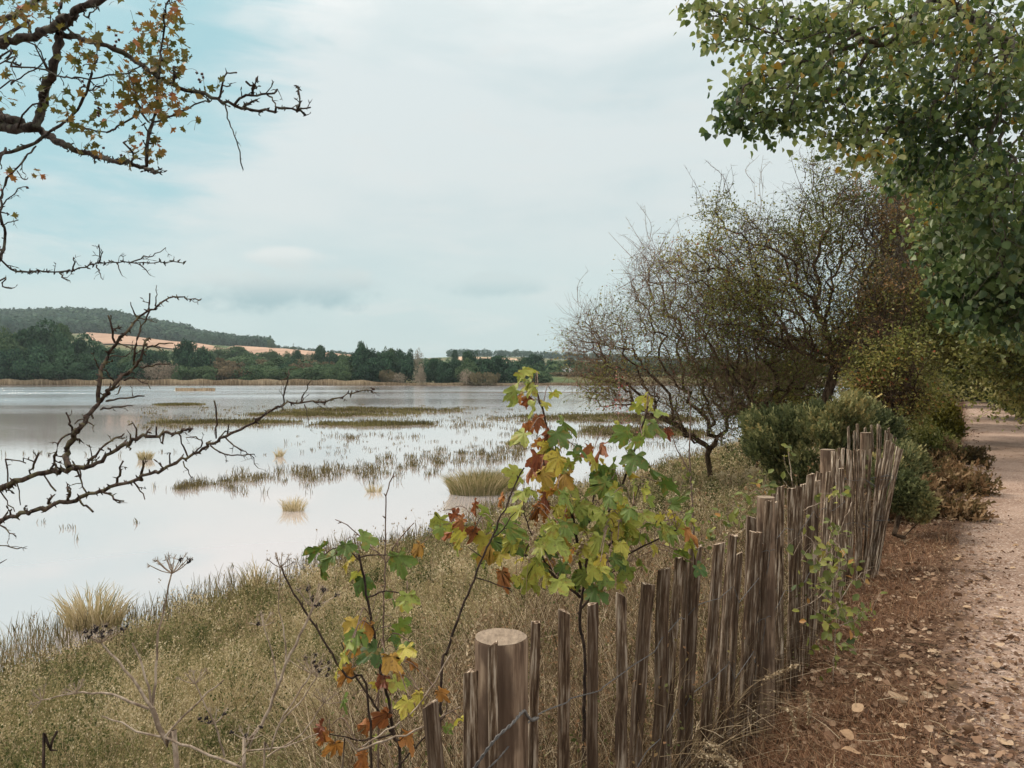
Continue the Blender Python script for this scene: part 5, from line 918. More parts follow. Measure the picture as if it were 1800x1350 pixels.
# tall dead weeds behind the fence
m_ = MB(); lf_ = MB(); g = np.random.RandomState(55)
X, Y, s = sample_bank(5200, -3.6, -.10, 1.9, 16, -.12, .62, seed=208); keep = g.rand(len(X)) < np.interp(s, [-3.6, -2.2, -1.2, -.1], [.10, .2, .6, .8]); X, Y, s = X[keep], Y[keep], s[keep]; n = len(X); z = H(X, Y)
hh = g.uniform(.35, .95, n) * np.interp(s, [-3.6, -1.5, -.1], [.7, .85, 1.0]); b0 = np.stack([X, Y, z], -1); ln = np.stack([g.normal(0, .22, n), g.normal(0, .22, n), np.ones(n)], -1); p2 = b0 + ln * hh[:, None]; p1 = (b0 + p2) / 2 + g.normal(0, .03, (n, 3)); cr = g.rand(n); sz = np.maximum(1, Y / 5)
sticks(m_, b0, p1, p2, .0021 * sz, cr)
for q in range(7):
    u = g.uniform(.3, 1, n)[:, None]; a = b0 * (1 - u) + p2 * u; d = norm(g.normal(size=(n, 3)) + [0, 0, .9]) * (g.uniform(.06, .24, n) * (1.2 - u[:, 0] * .5))[:, None]; sticks(m_, a, a + d * .5 + g.normal(0, .008, (n, 3)), a + d, .0012 * sz, cr)
    if q < 5:
        k = g.rand(n) < .7; pp = np.repeat((a + d)[k], 4, 0) + g.normal(0, .018, (4 * k.sum(), 3)); place(lf_, *L_DIA, pp, norm(rdir(len(pp)) + [0, 0, .3]), rdir(len(pp)), .018 * np.repeat(sz[k], 4) * g.uniform(.6, 1.3, len(pp)), np.clip(np.repeat(cr[k], 4) + g.normal(0, .15, len(pp)), 0, 1))
o = m_.build('dead_weeds', M['straw']); tag(o, 'tall branching dead weeds crowded behind the fence', 'weeds', kind='stuff')
o = lf_.build('weed_leaves', leafmat('withered weed leaves', [(0, G(.06, .07, .02)), (.3, G(.14, .14, .05)), (.6, G(.24, .13, .065)), (1, G(.36, .24, .14))], .3, .8, .2, 0)); tag(o, 'withered brown and olive leaves of the weeds behind the fence', 'weeds', kind='stuff')
# tall tangled straw behind and between pickets
X, Y, s = sample_bank(52000, -2.2, -.06, 1.5, 9, -.25, .62, seed=202); n = len(X); z = H(X, Y); m_ = MB()
blades(m_, np.stack([X, Y, z], -1)[: n], .3 + .55 * rs.rand(n), .0032 * np.maximum(1, Y / 4), .3 + 1.1 * rs.rand(n) ** 2, rs.rand(n), (1, .9, .8, .2)); print('straw', n)
tk = rs.rand(n) < .18
g = np.random.RandomState(9)
for i in np.where(tk)[0][:900]:
    b = np.array([X[i], Y[i], z[i] + g.uniform(.02, .5)]); d = norm(np.array([g.normal(), g.normal(), g.normal(.1, .45)])) * g.uniform(.15, .45); tube(m_, [b, b + d * .5 + g.normal(0, .02, 3), b + d], [.0018, .0016, .0008], 4, g.rand())
o = m_.build('dry_straw', M['straw']); tag(o, 'tangle of bleached dry stalks along the foot of the fence', 'straw', kind='stuff')
# curved heavy grass ears near the fence
def ear(px, py, pts, Y, seed):
    g = np.random.RandomState(seed); p = spline([P(x, y, Y) for x, y in pts], .012); tube(em, p, np.linspace(.0012, .0008, len(p)), 4, .7)
    for q in p[-14:]: 
        for _ in range(7): d = norm(p[-1] - p[-6] + g.normal(0, .05, 3)); place(em, *L_DIA, (q + g.normal(0, .003, 3))[None], d[None], rdir(1), .014, .6 + .4 * g.rand())
em = MB()
for i, (pts, Y_) in enumerate([([(820, 1240), (822, 1160), (840, 1100), (862, 1080)], 2.1), ([(930, 1180), (925, 1060), (930, 980), (950, 910)], 2.6), ([(985, 1130), (990, 1040), (1020, 960), (1045, 948)], 2.8), ([(1180, 1345), (1210, 1310), (1250, 1308), (1300, 1345)], 2.6), ([(1160, 1330), (1230, 1325), (1300, 1350)], 2.5), ([(1395, 1300), (1410, 1230), (1420, 1220), (1422, 1270)], 3.5), ([(1340, 1330), (1350, 1260), (1385, 1245), (1400, 1290)], 3.3), ([(780, 1300), (812, 1240), (818, 1180), (800, 1125)], 2.2), ([(1290, 1240), (1330, 1200), (1400, 1170)], 3.4), ([(1110, 1130), (1120, 1020), (1140, 960), (1170, 940)], 3.4), ([(1200, 1130), (1230, 1010), (1270, 940), (1300, 935)], 3.9)]): ear(0, 0, pts, Y_, i)
o = em.build('grass_ears', M['straw']); tag(o, 'drooping pale grass ears among the pickets', 'grass', kind='stuff')
# dark marsh edge
X, Y, s = sample_bank(170000, -8.6, -6.0, 6, 60, seed=203); z = H(X, Y); k = z > WZ - .12; X, Y, s, z = X[k], Y[k], s[k], z[k]; n = len(X)
cl = wob(X, Y, 2.2, 6); k = (cl + rs.normal(0, .5, n)) > -.45; X, Y, s, z, cl = X[k], Y[k], s[k], z[k], cl[k]; n = len(X); m_ = MB()
blades(m_, np.stack([X, Y, z], -1), (.09 + .27 * rs.rand(n) ** 1.8) * (1 + .6 * cl), .006 * np.maximum(1, Y / 9) ** .8, .1 + .25 * rs.rand(n), np.clip(.35 + .3 * cl + rs.normal(0, .2, n), 0, 1), (1, 1, .9, .3)); print('edge', n)
o = m_.build('shore_plants', M['marsh']); tag(o, 'reddish brown spiky marsh plants along the near waterline', 'marsh plants', kind='stuff')
# green flats and drifts of sprigs in the water
m_ = MB()
for j, (cx, cy, rx, ry) in enumerate(FLATS):
    n = int(np.clip(900 * rx * ry / 3 / max(1, cy / 50), 6000, 26000)); x = cx + (rs.rand(n) * 2 - 1) * rx * 1.25; y = cy + (rs.rand(n) * 2 - 1) * ry * 1.3; z = H(x, y); k = z > WZ - .01
    x, y, z = x[k], y[k], z[k]
    if j == 6: continue
    n = len(x); hgt = .06 + .20 * rs.rand(n) ** 2; blades(m_, np.stack([x, y, z], -1), hgt, .035, .2, np.clip(.5 + .3 * wob(x, y, .8, 2) + rs.normal(0, .2, n), 0, 1), (1, 1, .9, .4))
o = m_.build('marsh_turf', M['marshgreen']); tag(o, 'low green brown saltmarsh turf on the flats in mid water', 'marsh', kind='stuff')
m_ = MB(); g = np.random.RandomState(33)
def sprigs(cen, ns, hlo, hhi, spread, nb):
    for (px, py) in cen:
        Y_ = 3 * F / (py - HOR); x0 = (px - 900) / F * Y_; n = max(4, int(nb * g.uniform(.4, 1.5))); p = np.stack([x0 + g.normal(0, spread, n), Y_ + g.normal(0, spread, n), np.full(n, WZ - .03)], -1); hf = g.uniform(.5, 1.2)
        blades(m_, p, g.uniform(hlo, hhi, n) * hf, .012 * max(1, Y_ / 22), .15 + .3 * g.rand(n), np.clip(.35 + g.normal(0, .22, n), 0, 1), (1, 1, .9, .3))
c = []
for i in range(330):
    k = g.rand(); cx_ = 300 + k * 620; cy_ = np.interp(k, [0, .25, .5, .75, 1], [860, 842, 832, 812, 792]); c.append((cx_ + g.normal(0, 12), cy_ + g.normal(0, 9 if k > .15 else 3)))
sprigs(c, 1, .10, .30, .10, 13)
c = [(g.uniform(520, 900), np.interp(g.rand(), [0, 1], [770, 800]) + g.normal(0, 6)) for _ in range(60)]; sprigs(c, 1, .08, .2, .08, 6)
c = [(g.uniform(560, 740), 768 + g.normal(0, 3)) for _ in range(40)]; sprigs(c, 1, .1, .25, .15, 7)
c = [(g.uniform(240, 920), g.choice([718, 728, 736, 745, 750]) + g.normal(0, 3)) for _ in range(420)]; sprigs(c, 1, .10, .24, .25, 10)
c = [(g.uniform(880, 1190), g.uniform(735, 790)) for _ in range(120)]; sprigs(c, 1, .1, .25, .2, 10)
c = [(x, y) for x, y in [(70, 797), (60, 800), (5, 800), (85, 800), (150, 800), (210, 802), (283, 795), (305, 795), (345, 793), (500, 780), (560, 782), (40, 798), (130, 930), (112, 930), (70, 920), (240, 920), (133, 950), (33, 1110), (548, 790), (610, 785), (465, 800), (515, 820), (270, 858), (410, 865), (430, 870), (465, 868), (545, 868), (640, 840), (700, 846), (920, 852), (405, 1000)]]; sprigs(c, 1, .1, .28, .05, 7)
o = m_.build('marsh_plants', M['marsh']); tag(o, 'rows of small brown glasswort sprigs standing in the shallow water', 'marsh plants', kind='stuff')
# tussocks in the water
def tussock(label, px, py, wpx, hpx, n, green, seed):
    g = np.random.RandomState(seed); Y_ = 3 * F / (py - HOR); x0 = (px - 900) / F * Y_; r = wpx / F * Y_ * .5; h = hpx / F * Y_; base = np.array([x0, Y_, WZ - .04])
    a = g.rand(n) * 6.283; q = np.sqrt(g.rand(n)) * r * .8; p = base + np.stack([np.cos(a) * q, np.sin(a) * q * .6, 0 * q], -1); m_ = MB(); out = np.stack([np.cos(a), np.sin(a) * .6], -1) * (q / r)[:, None]
    V = np.zeros((n, 8, 3)); hh_ = h * g.uniform(.3, 1.25, n) * (1.05 - .45 * (q / r)); w = .012 * max(1, Y_ / 18)
    for i, u in enumerate((0, .4, .75, 1)):
        c = p.copy(); c[:, :2] += out * (hh_ * .75 * u * u)[:, None] + (g.normal(0, .03, (n, 2)) * u); c[:, 2] += hh_ * u * (1 - .15 * u); ww = np.array([1, .2, 0]) * w * (1, .9, .6, .1)[i] * .5; V[:, 2 * i] = c - ww; V[:, 2 * i + 1] = c + ww
    f = np.array([[0, 1, 3, 2], [2, 3, 5, 4], [4, 5, 7, 6]]); m_.add(V.reshape(-1, 3), (f[None] + (np.arange(n) * 8)[:, None, None]).reshape(-1, 4), np.repeat(np.clip(green + g.normal(0, .2, n), 0, 1), 3))
    o = m_.build('grass_tussock', M['grass'], loc=base); tag(o, label, 'grass tussock', 'grass tussocks standing in the water')
tussock('large straw green grass tussock in the water left of the sycamore', 840, 868, 120, 52, 2600, .55, 1); tussock('large grass tussock end hidden behind the dark shoot', 880, 862, 70, 45, 1200, .5, 11)
tussock('small pale grass tussock alone in the water, middle left', 515, 898, 44, 34, 240, .8, 2); tussock('tiny grass tussock right of the small pale one', 657, 865, 30, 22, 80, .7, 3); tussock('green grass tussock in the water behind the thorny branch', 255, 808, 26, 22, 260, .6, 4); tussock('slim grass tussock between the marsh flats and sprig rows', 490, 803, 16, 22, 70, .8, 5)
tussock('tall reedy grass clump on the near waterline at left', 160, 1100, 120, 85, 420, .75, 6); tussock('thin upright grass clump on the waterline behind the hogweed', 455, 1040, 70, 70, 110, .7, 7)
tussock('brownish grass tussock among the flats behind the sapling top', 905, 782, 40, 12, 300, .4, 8)
# verge grass, litter, twigs
def verge(n, smin, smax, Y0, Y1, seed): return sample_bank(n, smin, smax, Y0, Y1, -.1, .72, seed)
X, Y, s = verge(130000, -.25, .95, 2.2, 40, 211); n = len(X); dens = wob(X, Y, 2.3, 5) + rs.normal(0, .5, n) - np.clip((s - .45) * 3.0, 0, 3) ; k = dens > -.6; X, Y, s = X[k], Y[k], s[k]; n = len(X); print('verge', n); m_ = MB()
blades(m_, np.stack([X, Y, H(X, Y)], -1), (.04 + .09 * rs.rand(n)) * (1 + .9 * (s < .25) * rs.rand(n)), .0026 * np.maximum(1, Y / 4.5), .4 + 1.2 * rs.rand(n), rs.rand(n), (1, .9, .7, .15))
o = m_.build('verge_grass', M['verge']); tag(o, 'short rusty dry grass on the verge between fence and path', 'grass', kind='stuff')
X, Y, s = verge(90000, 2.75, 5.5, 3, 60, 212); n = len(X); m_ = MB()
blades(m_, np.stack([X, Y, H(X, Y)], -1), (.06 + .24 * rs.rand(n)), .009 * np.maximum(1, Y / 8), .4 + .6 * rs.rand(n), rs.rand(n), (1, .9, .7, .15))
o = m_.build('verge_grass', M['hedge_leaf']); tag(o, 'dark green grass and ivy fringe along the right edge of the path', 'grass', kind='stuff')
def scatter(m_, n, smin, smax, Y0, Y1, tpl, s0, s1, rlo, rhi, seed, fall=0, lift=.006, flatness=2.2, jit=.05):
    X, Y, s = verge(n, smin, smax, Y0, Y1, seed); 
    if fall: k = rs.rand(len(s)) < np.exp(-np.clip(s - .35, 0, 9) * fall) * np.clip(1.1 + wob(X, Y, 2.7, 8) * .6, .2, 2); X, Y, s = X[k], Y[k], s[k]
    n = len(X); z = np.maximum(H(X, Y), np.where(s > .85, .016, -9)) + lift * rs.rand(n) + .004; th = rs.rand(n) * 6.283; tip = np.stack([np.cos(th), np.sin(th), rs.normal(0, .15, n)], -1)
    place(m_, tpl[0] , tpl[1], np.stack([X, Y, z], -1), tip, norm(rs.normal(0, 1 / flatness, (n, 3)) + [0, 0, 1]), (s0 + (s1 - s0) * rs.rand(n) ** 2) * np.maximum(1, Y / 9) ** .5, rlo + (rhi - rlo) * rs.rand(n), jit); return n
def ovate(seed):
    r = np.random.RandomState(seed); v = [(0, .5, 0)]; n = 14
    for i in range(n):
        a = 2 * math.pi * i / n; w = .36 * abs(math.sin(a)) ** .85 * (1 + .18 * math.cos(a)); v.append((w * (1 if math.sin(a) > 0 else -1) * r.uniform(.85, 1.1), .5 - .5 * math.cos(a), 0))
    v = np.array(v); v[:, 2] = 1.1 * np.abs(v[:, 0]) ** 1.6 * r.uniform(.2, 1.0) + .12 * np.sin(v[:, 1] * 5 + seed) + r.normal(0, .012, len(v)); v[0, 2] -= .02
    return v, [[[0, i, i + 1] for i in range(1, n)] + [[0, n, 1]]]
LO = [ovate(i) for i in range(5)]
LC = (np.array([[0, 0, 0], [.3, .25, .12], [.33, .65, .05], [0, 1, .12], [-.3, .7, .14], [-.34, .28, .02], [0, .5, -.03]]), [[[6, 0, 1], [6, 1, 2], [6, 2, 3], [6, 3, 4], [6, 4, 5], [6, 5, 0]]])
m_ = MB()
a_ = scatter(m_, 48000, -.35, 1.4, 2.2, 40, LC, .012, .045, 0, .95, 221, 1.6, .03, 1.6, .09)
b_ = sum(scatter(m_, 2300, .15, 1.3, 2.2, 30, LO[q], .025, .062, .1, .95, 222 + 10 * q, 1.3, .035, 1.8, .02) for q in range(5))
scatter(m_, 900, .8, 2.9, 2.2, 40, LO[2], .02, .055, .2, 1, 291, 0, .006, 4, .02); print('litter', a_, b_)
scatter(m_, 16000, .55, 1.25, 2.2, 40, LC, .012, .035, .1, .9, 229, 0, .015, 3, .08)
scatter(m_, 30000, .65, 3.0, 2.2, 60, LC, .008, .022, .1, 1, 223, 0, .004, 4, .08)
scatter(m_, 8000, 2.6, 3.5, 3, 60, LC, .02, .05, .1, .9, 224, 0, .02, 2, .08)
o = m_.build('leaf_litter', M['litter']); tag(o, 'rust and tan leaf litter drifted over the verge and path edge', 'leaf litter', kind='stuff')
# grit
m_ = MB(); X, Y, s = verge(26000, .75, 3.0, 2.2, 14, 225); n = len(X); place(m_, OCT[0] * [1, .8, .6], OCT[1], np.stack([X, Y, np.full(n, .016)], -1), rdir(n), rdir(n), (.0018 + .005 * rs.rand(n) ** 4), .1 + .9 * rs.rand(n), .15)
o = m_.build('path_grit', M['litter']); tag(o, 'small stones and grit scattered on the footpath', 'grit', kind='stuff')
# twiggy dry bits on the verge
m_ = MB(); X, Y, s = verge(1500, -.1, 1.0, 2.4, 12, 226); g = np.random.RandomState(4)
for i in range(len(X)):
    b = np.array([X[i], Y[i], .02 + .02 * g.rand()]); a = g.rand() * 6.28; d = np.array([math.cos(a), math.sin(a), g.normal(0, .15)]) * g.uniform(.05, .22); tube(m_, [b, b + d * .5 + g.normal(0, .008, 3), b + d], [.0016, .0014, .0007], 4, g.rand())
o = m_.build('fallen_twigs', M['straw']); tag(o, 'thin dry twigs lying on the verge', 'twigs', kind='stuff')
# single big pale leaves lying on the path
FL = [(1745, 1245, .09, 'broad pale tan leaf'), (1655, 1208, .085, 'folded yellowish leaf'), (1680, 1296, .09, None), (1565, 1280, .10, None), (1478, 1325, .10, None), (1590, 1308, .07, None), (1755, 1195, .10, None), (1650, 1150, .09, None), (1790, 1210, .07, None), (1600, 1055, .08, None), (1703, 1070, .09, None), (1700, 1100, .06, None), (1720, 1045, .06, None), (1610, 1020, .07, None), (1765, 1090, .09, None), (1765, 1075, .05, None), (1680, 983, .09, None), (1600, 933, .09, None), (1700, 940, .07, None), (1763, 923, .08, None), (1720, 990, .10, None), (1665, 965, .06, None), (1780, 1000, .07, None), (1530, 1195, .10, None), (1580, 1160, .10, None), (1510, 1245, .10, None), (1560, 1225, .12, None), (1595, 1180, .08, None), (1625, 1130, .08, None), (1690, 1235, .08, None), (1780, 1320, .09, None), (1745, 1340, .06, None), (1640, 1330, .06, None), (1735, 870, .09, None), (1690, 850, .09, None), (1760, 850, .09, None), (1790, 960, .08, None), (1645, 1000, .07, None), (1575, 1005, .09, None), (1550, 1110, .1, None), (1480, 1290, .09, None), (1680, 1090, .05, None), (1740, 1160, .06, None), (1790, 1110, .07, None), (1700, 1180, .05, None), (1660, 1250, .06, None), (1720, 820, .1, None), (1770, 790, .11, None)]
protos = []
for i in range(4):
    v, f = LO[i] if i < 3 else crumple(L_SYC, .35, 30 + i)
    mm = MB(); mm.add(v * [1, 1, .7], f[0], .25 * i + .1); ob = mm.build('fallen_leaf', M['paleleaf']); protos.append(ob)
FLG = 'single pale leaves lying on the footpath'
for i, (px, py, sz, lab) in enumerate(FL):
    Y_ = 1.585 * F / (py - HOR); p = P(px, py, Y_); ob = protos[i] if i < 4 else protos[i % 4].copy()
    if i >= 4: COL.objects.link(ob)
    ob.location = (p[0], p[1], .026); ob.rotation_euler = (rs.normal(0, .12), rs.normal(0, .12), rs.rand() * 6.28); ob.scale = (sz * .78,) * 3
    nm = 'leaf'
    tag(ob, 'broad pale tan leaf flat on the path, largest near its right end' if i == 0 else ('folded yellowish leaf lying on the path edge at the bottom' if i == 1 else 'small pale dry leaf, one of many scattered over the pinkish path'), 'leaf', FLG)

# ================================================================ far shore
def crown_mesh(seed, lob, shape, n, size, mat, name):
    g = np.random.RandomState(seed); C, Rr = [], []
    for i in range(lob):
        a = g.rand() * 6.283; q = g.rand() ** .6; zz = g.rand()
        if shape == 'round': rad = math.sqrt(max(.05, 1 - (zz * 1.7 - .7) ** 2)) * .72; C.append((math.cos(a) * q * rad, math.sin(a) * q * rad, .12 + zz * .72)); Rr.append(g.uniform(.22, .36))
        elif shape == 'tall': rad = .8 * (1 - zz * .75); C.append((math.cos(a) * q * rad * .8, math.sin(a) * q * rad * .8, .15 + zz * .75)); Rr.append(g.uniform(.14, .28))
        elif shape == 'umb': C.append((math.cos(a) * q * .75, math.sin(a) * q * .75, .66 + .22 * g.rand() - .12 * q)); Rr.append(g.uniform(.16, .26))
        else: C.append((math.cos(a) * q * .85, math.sin(a) * q * .85, .12 + zz * .5)); Rr.append(g.uniform(.22, .4))
    C = np.array(C); Rr = np.array(Rr); k = g.randint(lob, size=n); d = norm(g.normal(size=(n, 3)) + [0, 0, .35]); pos = C[k] + d * (Rr[k] * (.72 + .33 * g.rand(n)))[:, None] * [1, 1, .72]
    pos = pos[(pos[:, 2] > .02)]; d = d[:len(pos)]; n = len(pos); m_ = MB(); lr = g.rand(lob)
    nn = norm(pos - [0, 0, .3] + g.normal(0, .35, (n, 3)))
    place(m_, *L_OVAL, pos, norm(np.cross(nn, g.normal(size=(n, 3)))), nn, size * (.6 + .8 * g.rand(n)), np.clip(.85 * lr[k[:n]] + .1 + g.normal(0, .16, n), 0, 1))
    return m_, C
kinds = {}
def proto_tree(key, seed, lob, shape, n, size, mat, bmat='far_bark', trunk_h=.4, tr=.035):
    m_, C = crown_mesh(seed, lob, shape, n, size, mat, key); e = bpy.data.objects.new('distant_tree', None); COL.objects.link(e)
    c = m_.build('crown', M[mat], e); w = MB(); tube(w, spline([[0, 0, -.06], [.01, 0, trunk_h * .5], [0, .01, trunk_h]], .1), np.linspace(tr, tr * .7, len(spline([[0, 0, -.06], [.01, 0, trunk_h * .5], [0, .01, trunk_h]], .1))), 6)
    for q in C[:: max(1, len(C) // 8)]: tube(w, [[0, 0, trunk_h * .7], q * .6 + [0, 0, trunk_h * .2], q], [tr * .6, tr * .35, tr * .12], 4)
    w.build('trunk', M[bmat], e); kinds[key] = [e, False]
for i in range(4): proto_tree('dark%d' % i, 300 + i, 26, 'round', 5200, .075, 'far_dark')
for i in range(3): proto_tree('mid%d' % i, 310 + i, 24, 'round', 4600, .075, 'far_mid')
for i in range(2): proto_tree('low%d' % i, 320 + i, 16, 'low', 3000, .09, 'far_mid', trunk_h=.25)
for i in range(2): proto_tree('brown%d' % i, 330 + i, 16, 'low', 3000, .09, 'far_brown', trunk_h=.25)
proto_tree('bare', 340, 22, 'round', 1500, .05, 'far_pale', 'pale_bark', .5, .03); proto_tree('umb', 341, 20, 'umb', 2600, .07, 'far_dark', 'far_bark', .7, .03); proto_tree('pine', 342, 30, 'tall', 1500, .07, 'far_pale', 'pale_bark', .8, .03)
ORD = 'first second third fourth fifth sixth seventh eighth ninth tenth eleventh twelfth thirteenth fourteenth fifteenth sixteenth seventeenth eighteenth nineteenth twentieth'.split()
FT = []
def put(key, px, topy, wpx, d, label=None, group='trees on the far shore', basey=None):
    e, used = kinds[key]; x = (px - 900) / F * d; z = float(H(x, d)); h = (1.6 + (HOR - topy) / F * d) - z
    if h < 1: return
    if used:
        n = e.copy(); COL.objects.link(n)
        for ch in e.children: c = ch.copy(); COL.objects.link(c); c.parent = n
        e = n
    kinds[key][1] = True; hs_ = h / (.95 if key[:3] not in ('low', 'bro') else .78); w = wpx / F * d * .5 * 1.22
    e.location = (x, d, z); e.scale = (w, w, hs_); e.rotation_euler = (0, 0, rs.rand() * 6.28)
    lab = {'dar': 'dark green round tree in the mass of the far shore wood', 'mid': 'mid green round tree among darker ones on the far shore', 'low': 'low green scrub bush on the slope behind the reeds', 'bro': 'brown autumn bush on the slope behind the reeds', 'bar': 'bare pale twiggy tree among green ones on the far shore', 'umb': 'flat topped tree', 'pin': 'pale tree'}[key[:3]]
    tag(e, label or lab, 'bush' if key[:3] in ('low', 'bro') else 'tree', group if label is None else None)
    if key[:3] in ('low', 'bro'): e.name = 'distant_bush'
    if label is None: FT.append((px, d, key[:3], e))
    return e
Dk = lambda: 'dark%d' % rs.randint(4)
Md = lambda: 'mid%d' % rs.randint(3)
for (px, ty, w, k) in [(-130, 590, 110, 'd'), (-75, 598, 95, 'd'), (-30, 606, 80, 'm'), (8, 600, 80, 'm'), (40, 588, 84, 'd'), (72, 570, 96, 'd'), (112, 590, 70, 'd'), (142, 592, 76, 'd'), (172, 604, 62, 'd'), (198, 618, 54, 'd'), (226, 626, 52, 'm'), (255, 620, 60, 'd'), (285, 619, 60, 'd'), (326, 604, 52, 'd'), (355, 616, 48, 'd')]: put(Dk() if k == 'd' else Md(), px, ty, w, 268 + rs.rand() * 16)
for (px, ty, w, d) in [(20, 620, 70, 258), (60, 615, 80, 257), (105, 622, 80, 258), (150, 628, 70, 258), (190, 635, 60, 258), (-40, 618, 80, 258), (-100, 610, 90, 258), (230, 640, 50, 258)]: put(Dk(), px, ty, w, d)
put('mid0', 108, 578, 60, 300, 'yellowish green tree crown behind the dark left hand wood'); put('mid1', 12, 583, 60, 300, 'paler tree crown behind the left wood at the frame edge')
for (px, ty, w, d, k) in [(250, 640, 50, 262, 'bare'), (285, 636, 50, 260, 'bare'), (305, 642, 40, 262, 'bare'), (340, 646, 60, 262, 'low0'), (375, 645, 56, 262, 'low1'), (410, 643, 60, 262, 'brown0'), (440, 646, 60, 262, 'low0'), (465, 640, 70, 266, 'mid2'), (500, 646, 60, 262, 'low1'), (535, 648, 60, 262, 'low0'), (570, 649, 60, 262, 'low1'), (360, 628, 60, 300, 'brown1'), (395, 634, 60, 300, 'brown0'), (430, 627, 70, 310, 'mid1'), (415, 612, 60, 420, 'mid0'), (385, 612, 50, 430, 'mid2'), (445, 622, 60, 400, 'low0'), (478, 617, 30, 400, 'mid1'), (505, 620, 24, 430, 'mid2'), (522, 617, 22, 400, 'dark1'), (490, 632, 60, 300, 'mid0'), (515, 634, 50, 290, 'dark2'), (545, 620, 30, 380, 'bare'), (562, 612, 32, 360, 'dark3'), (585, 622, 36, 360, 'dark0'), (530, 640, 50, 290, 'brown1'), (573, 635, 26, 300, 'brown0'), (600, 624, 36, 380, 'mid1'), (560, 641, 60, 290, 'low1'), (590, 645, 60, 280, 'low0'), (455, 634, 50, 320, 'brown1'), (535, 632, 50, 340, 'brown0')]: put(k, px, ty, w, d)
for (px, ty, w, k) in [(606, 630, 56, 'm'), (640, 617, 64, 'd'), (672, 622, 60, 'd'), (655, 636, 60, 'd'), (690, 634, 46, 'd'), (712, 634, 46, 'd'), (765, 632, 40, 'd'), (782, 640, 40, 'd'), (825, 634, 46, 'm'), (852, 632, 54, 'd'), (878, 628, 52, 'd'), (908, 638, 48, 'd'), (800, 636, 44, 'd'), (930, 645, 30, 'm'), (620, 642, 40, 'm'), (740, 640, 40, 'd')]: put(Dk() if k == 'd' else Md(), px, ty, w, 250 + rs.rand() * 14)
for (px, ty, w, d, k) in [(690, 617, 40, 300, 'mid0'), (705, 619, 36, 300, 'dark0'), (722, 617, 30, 310, 'dark2'), (845, 634, 30, 300, 'dark1'), (800, 617, 14, 420, 'dark1'), (676, 614, 16, 400, 'mid2'), (940, 627, 46, 330, 'dark3'), (922, 630, 34, 330, 'dark1'), (970, 634, 38, 320, 'dark2'), (1003, 632, 30, 340, 'dark0'), (1020, 638, 36, 330, 'mid1'), (1050, 640, 50, 320, 'mid2'), (1090, 641, 50, 320, 'dark1'), (1130, 642, 60, 320, 'mid0'), (1170, 640, 60, 320, 'dark3'), (1220, 641, 60, 320, 'mid1'), (1270, 640, 60, 320, 'dark0'), (1320, 640, 70, 320, 'mid2'), (1380, 640, 70, 320, 'dark2'), (1450, 640, 80, 320, 'mid0'), (1530, 640, 80, 320, 'dark1'), (700, 656, 34, 246, 'bare'), (820, 650, 30, 240, 'bare'), (835, 654, 30, 240, 'brown0'), (865, 656, 30, 240, 'brown1'), (680, 652, 30, 250, 'brown1'), (960, 652, 40, 300, 'low0'), (1000, 654, 60, 290, 'brown0'), (1060, 655, 60, 290, 'low1'), (1110, 655, 60, 290, 'brown1'), (1160, 655, 60, 290, 'low0'), (950, 656, 50, 260, 'low1')]: put(k, px, ty, w, d)
put('umb', 635, 601, 24, 262, 'tall flat topped tree standing above the far wood, left of centre'); put('umb', 825, 616, 28, 262, 'flat topped tree rising above the far wood near the horizon field'); put('bare', 735, 615, 22, 300, 'thin pale crowned tree on the skyline of the far wood'); put('pine', 738, 636, 30, 240, 'pale straw coloured tree with visible trunk at the far waterline'); put('mid1', 477, 597, 17, 930, 'lone round tree on the skyline at the end of the wooded hill'); put('umb', 891, 631, 17, 700, 'small flat topped tree in front of the pale horizon field'); put('low0', 515, 610, 14, 940, 'small round bush on the skyline field')
for k, (e, used) in kinds.items():
    if not used:
        for ch in list(e.children): bpy.data.objects.remove(ch)
        bpy.data.objects.remove(e)
for q, (lo, hi, rn) in enumerate([(-999, 235, 'left hand wood'), (235, 600, 'scrubby slope'), (600, 785, 'middle wood, left half'), (785, 925, 'middle wood, right half'), (925, 9999, 'shore behind the thicket')]):
    for kk, kn in (('dar', 'dark green tree'), ('mid', 'mid green tree'), ('low', 'low green bush'), ('bro', 'brown autumn bush'), ('bar', 'pale bare tree')):
        L_ = sorted([f for f in FT if lo <= f[0] < hi and f[2] == kk], key=lambda f: f[0])
        for dd in (0, 1):
            LL = [f for f in L_ if (f[1] > 262.5) == bool(dd)]
            for i, f in enumerate(LL): f[3]['label'] = '%s %s in the %s, %s from left' % ('rear' if dd else 'front', kn, rn, ORD[min(i, 19)])
# hill woods
def wood(name, label, region, n, seed, size=9, mat='hill_wood'):
    g = np.random.RandomState(seed); m_ = MB(); px = g.uniform(region[0], region[1], n); lo = np.interp(px, *region[2]); hi = np.interp(px, *region[3]); d = lo + (hi - lo) * g.rand(n); x = (px - 900) / F * d; z = H(x, d); ht = size * g.uniform(.7, 1.35, n) * region[4]
    for i in range(n):
        k = 70; dd = norm(g.normal(size=(k, 3)) + [0, -.2, .3]); r = ht[i] * .5; c = np.array([x[i], d[i], z[i] + ht[i] * .55]); pos = c + dd * r * (.8 + .35 * g.rand(k))[:, None] * [1, 1, 1.0]
        nn = norm(dd + g.normal(0, .35, (k, 3))); place(m_, *L_OVAL, pos, norm(np.cross(nn, g.normal(size=(k, 3)))), nn, r * .55 * (.6 + .8 * g.rand(k)), np.clip(g.rand() * .9 + .05 + g.normal(0, .12, k), 0, 1))
    o = m_.build(name, M[mat]); tag(o, label, 'wood', kind='stuff')
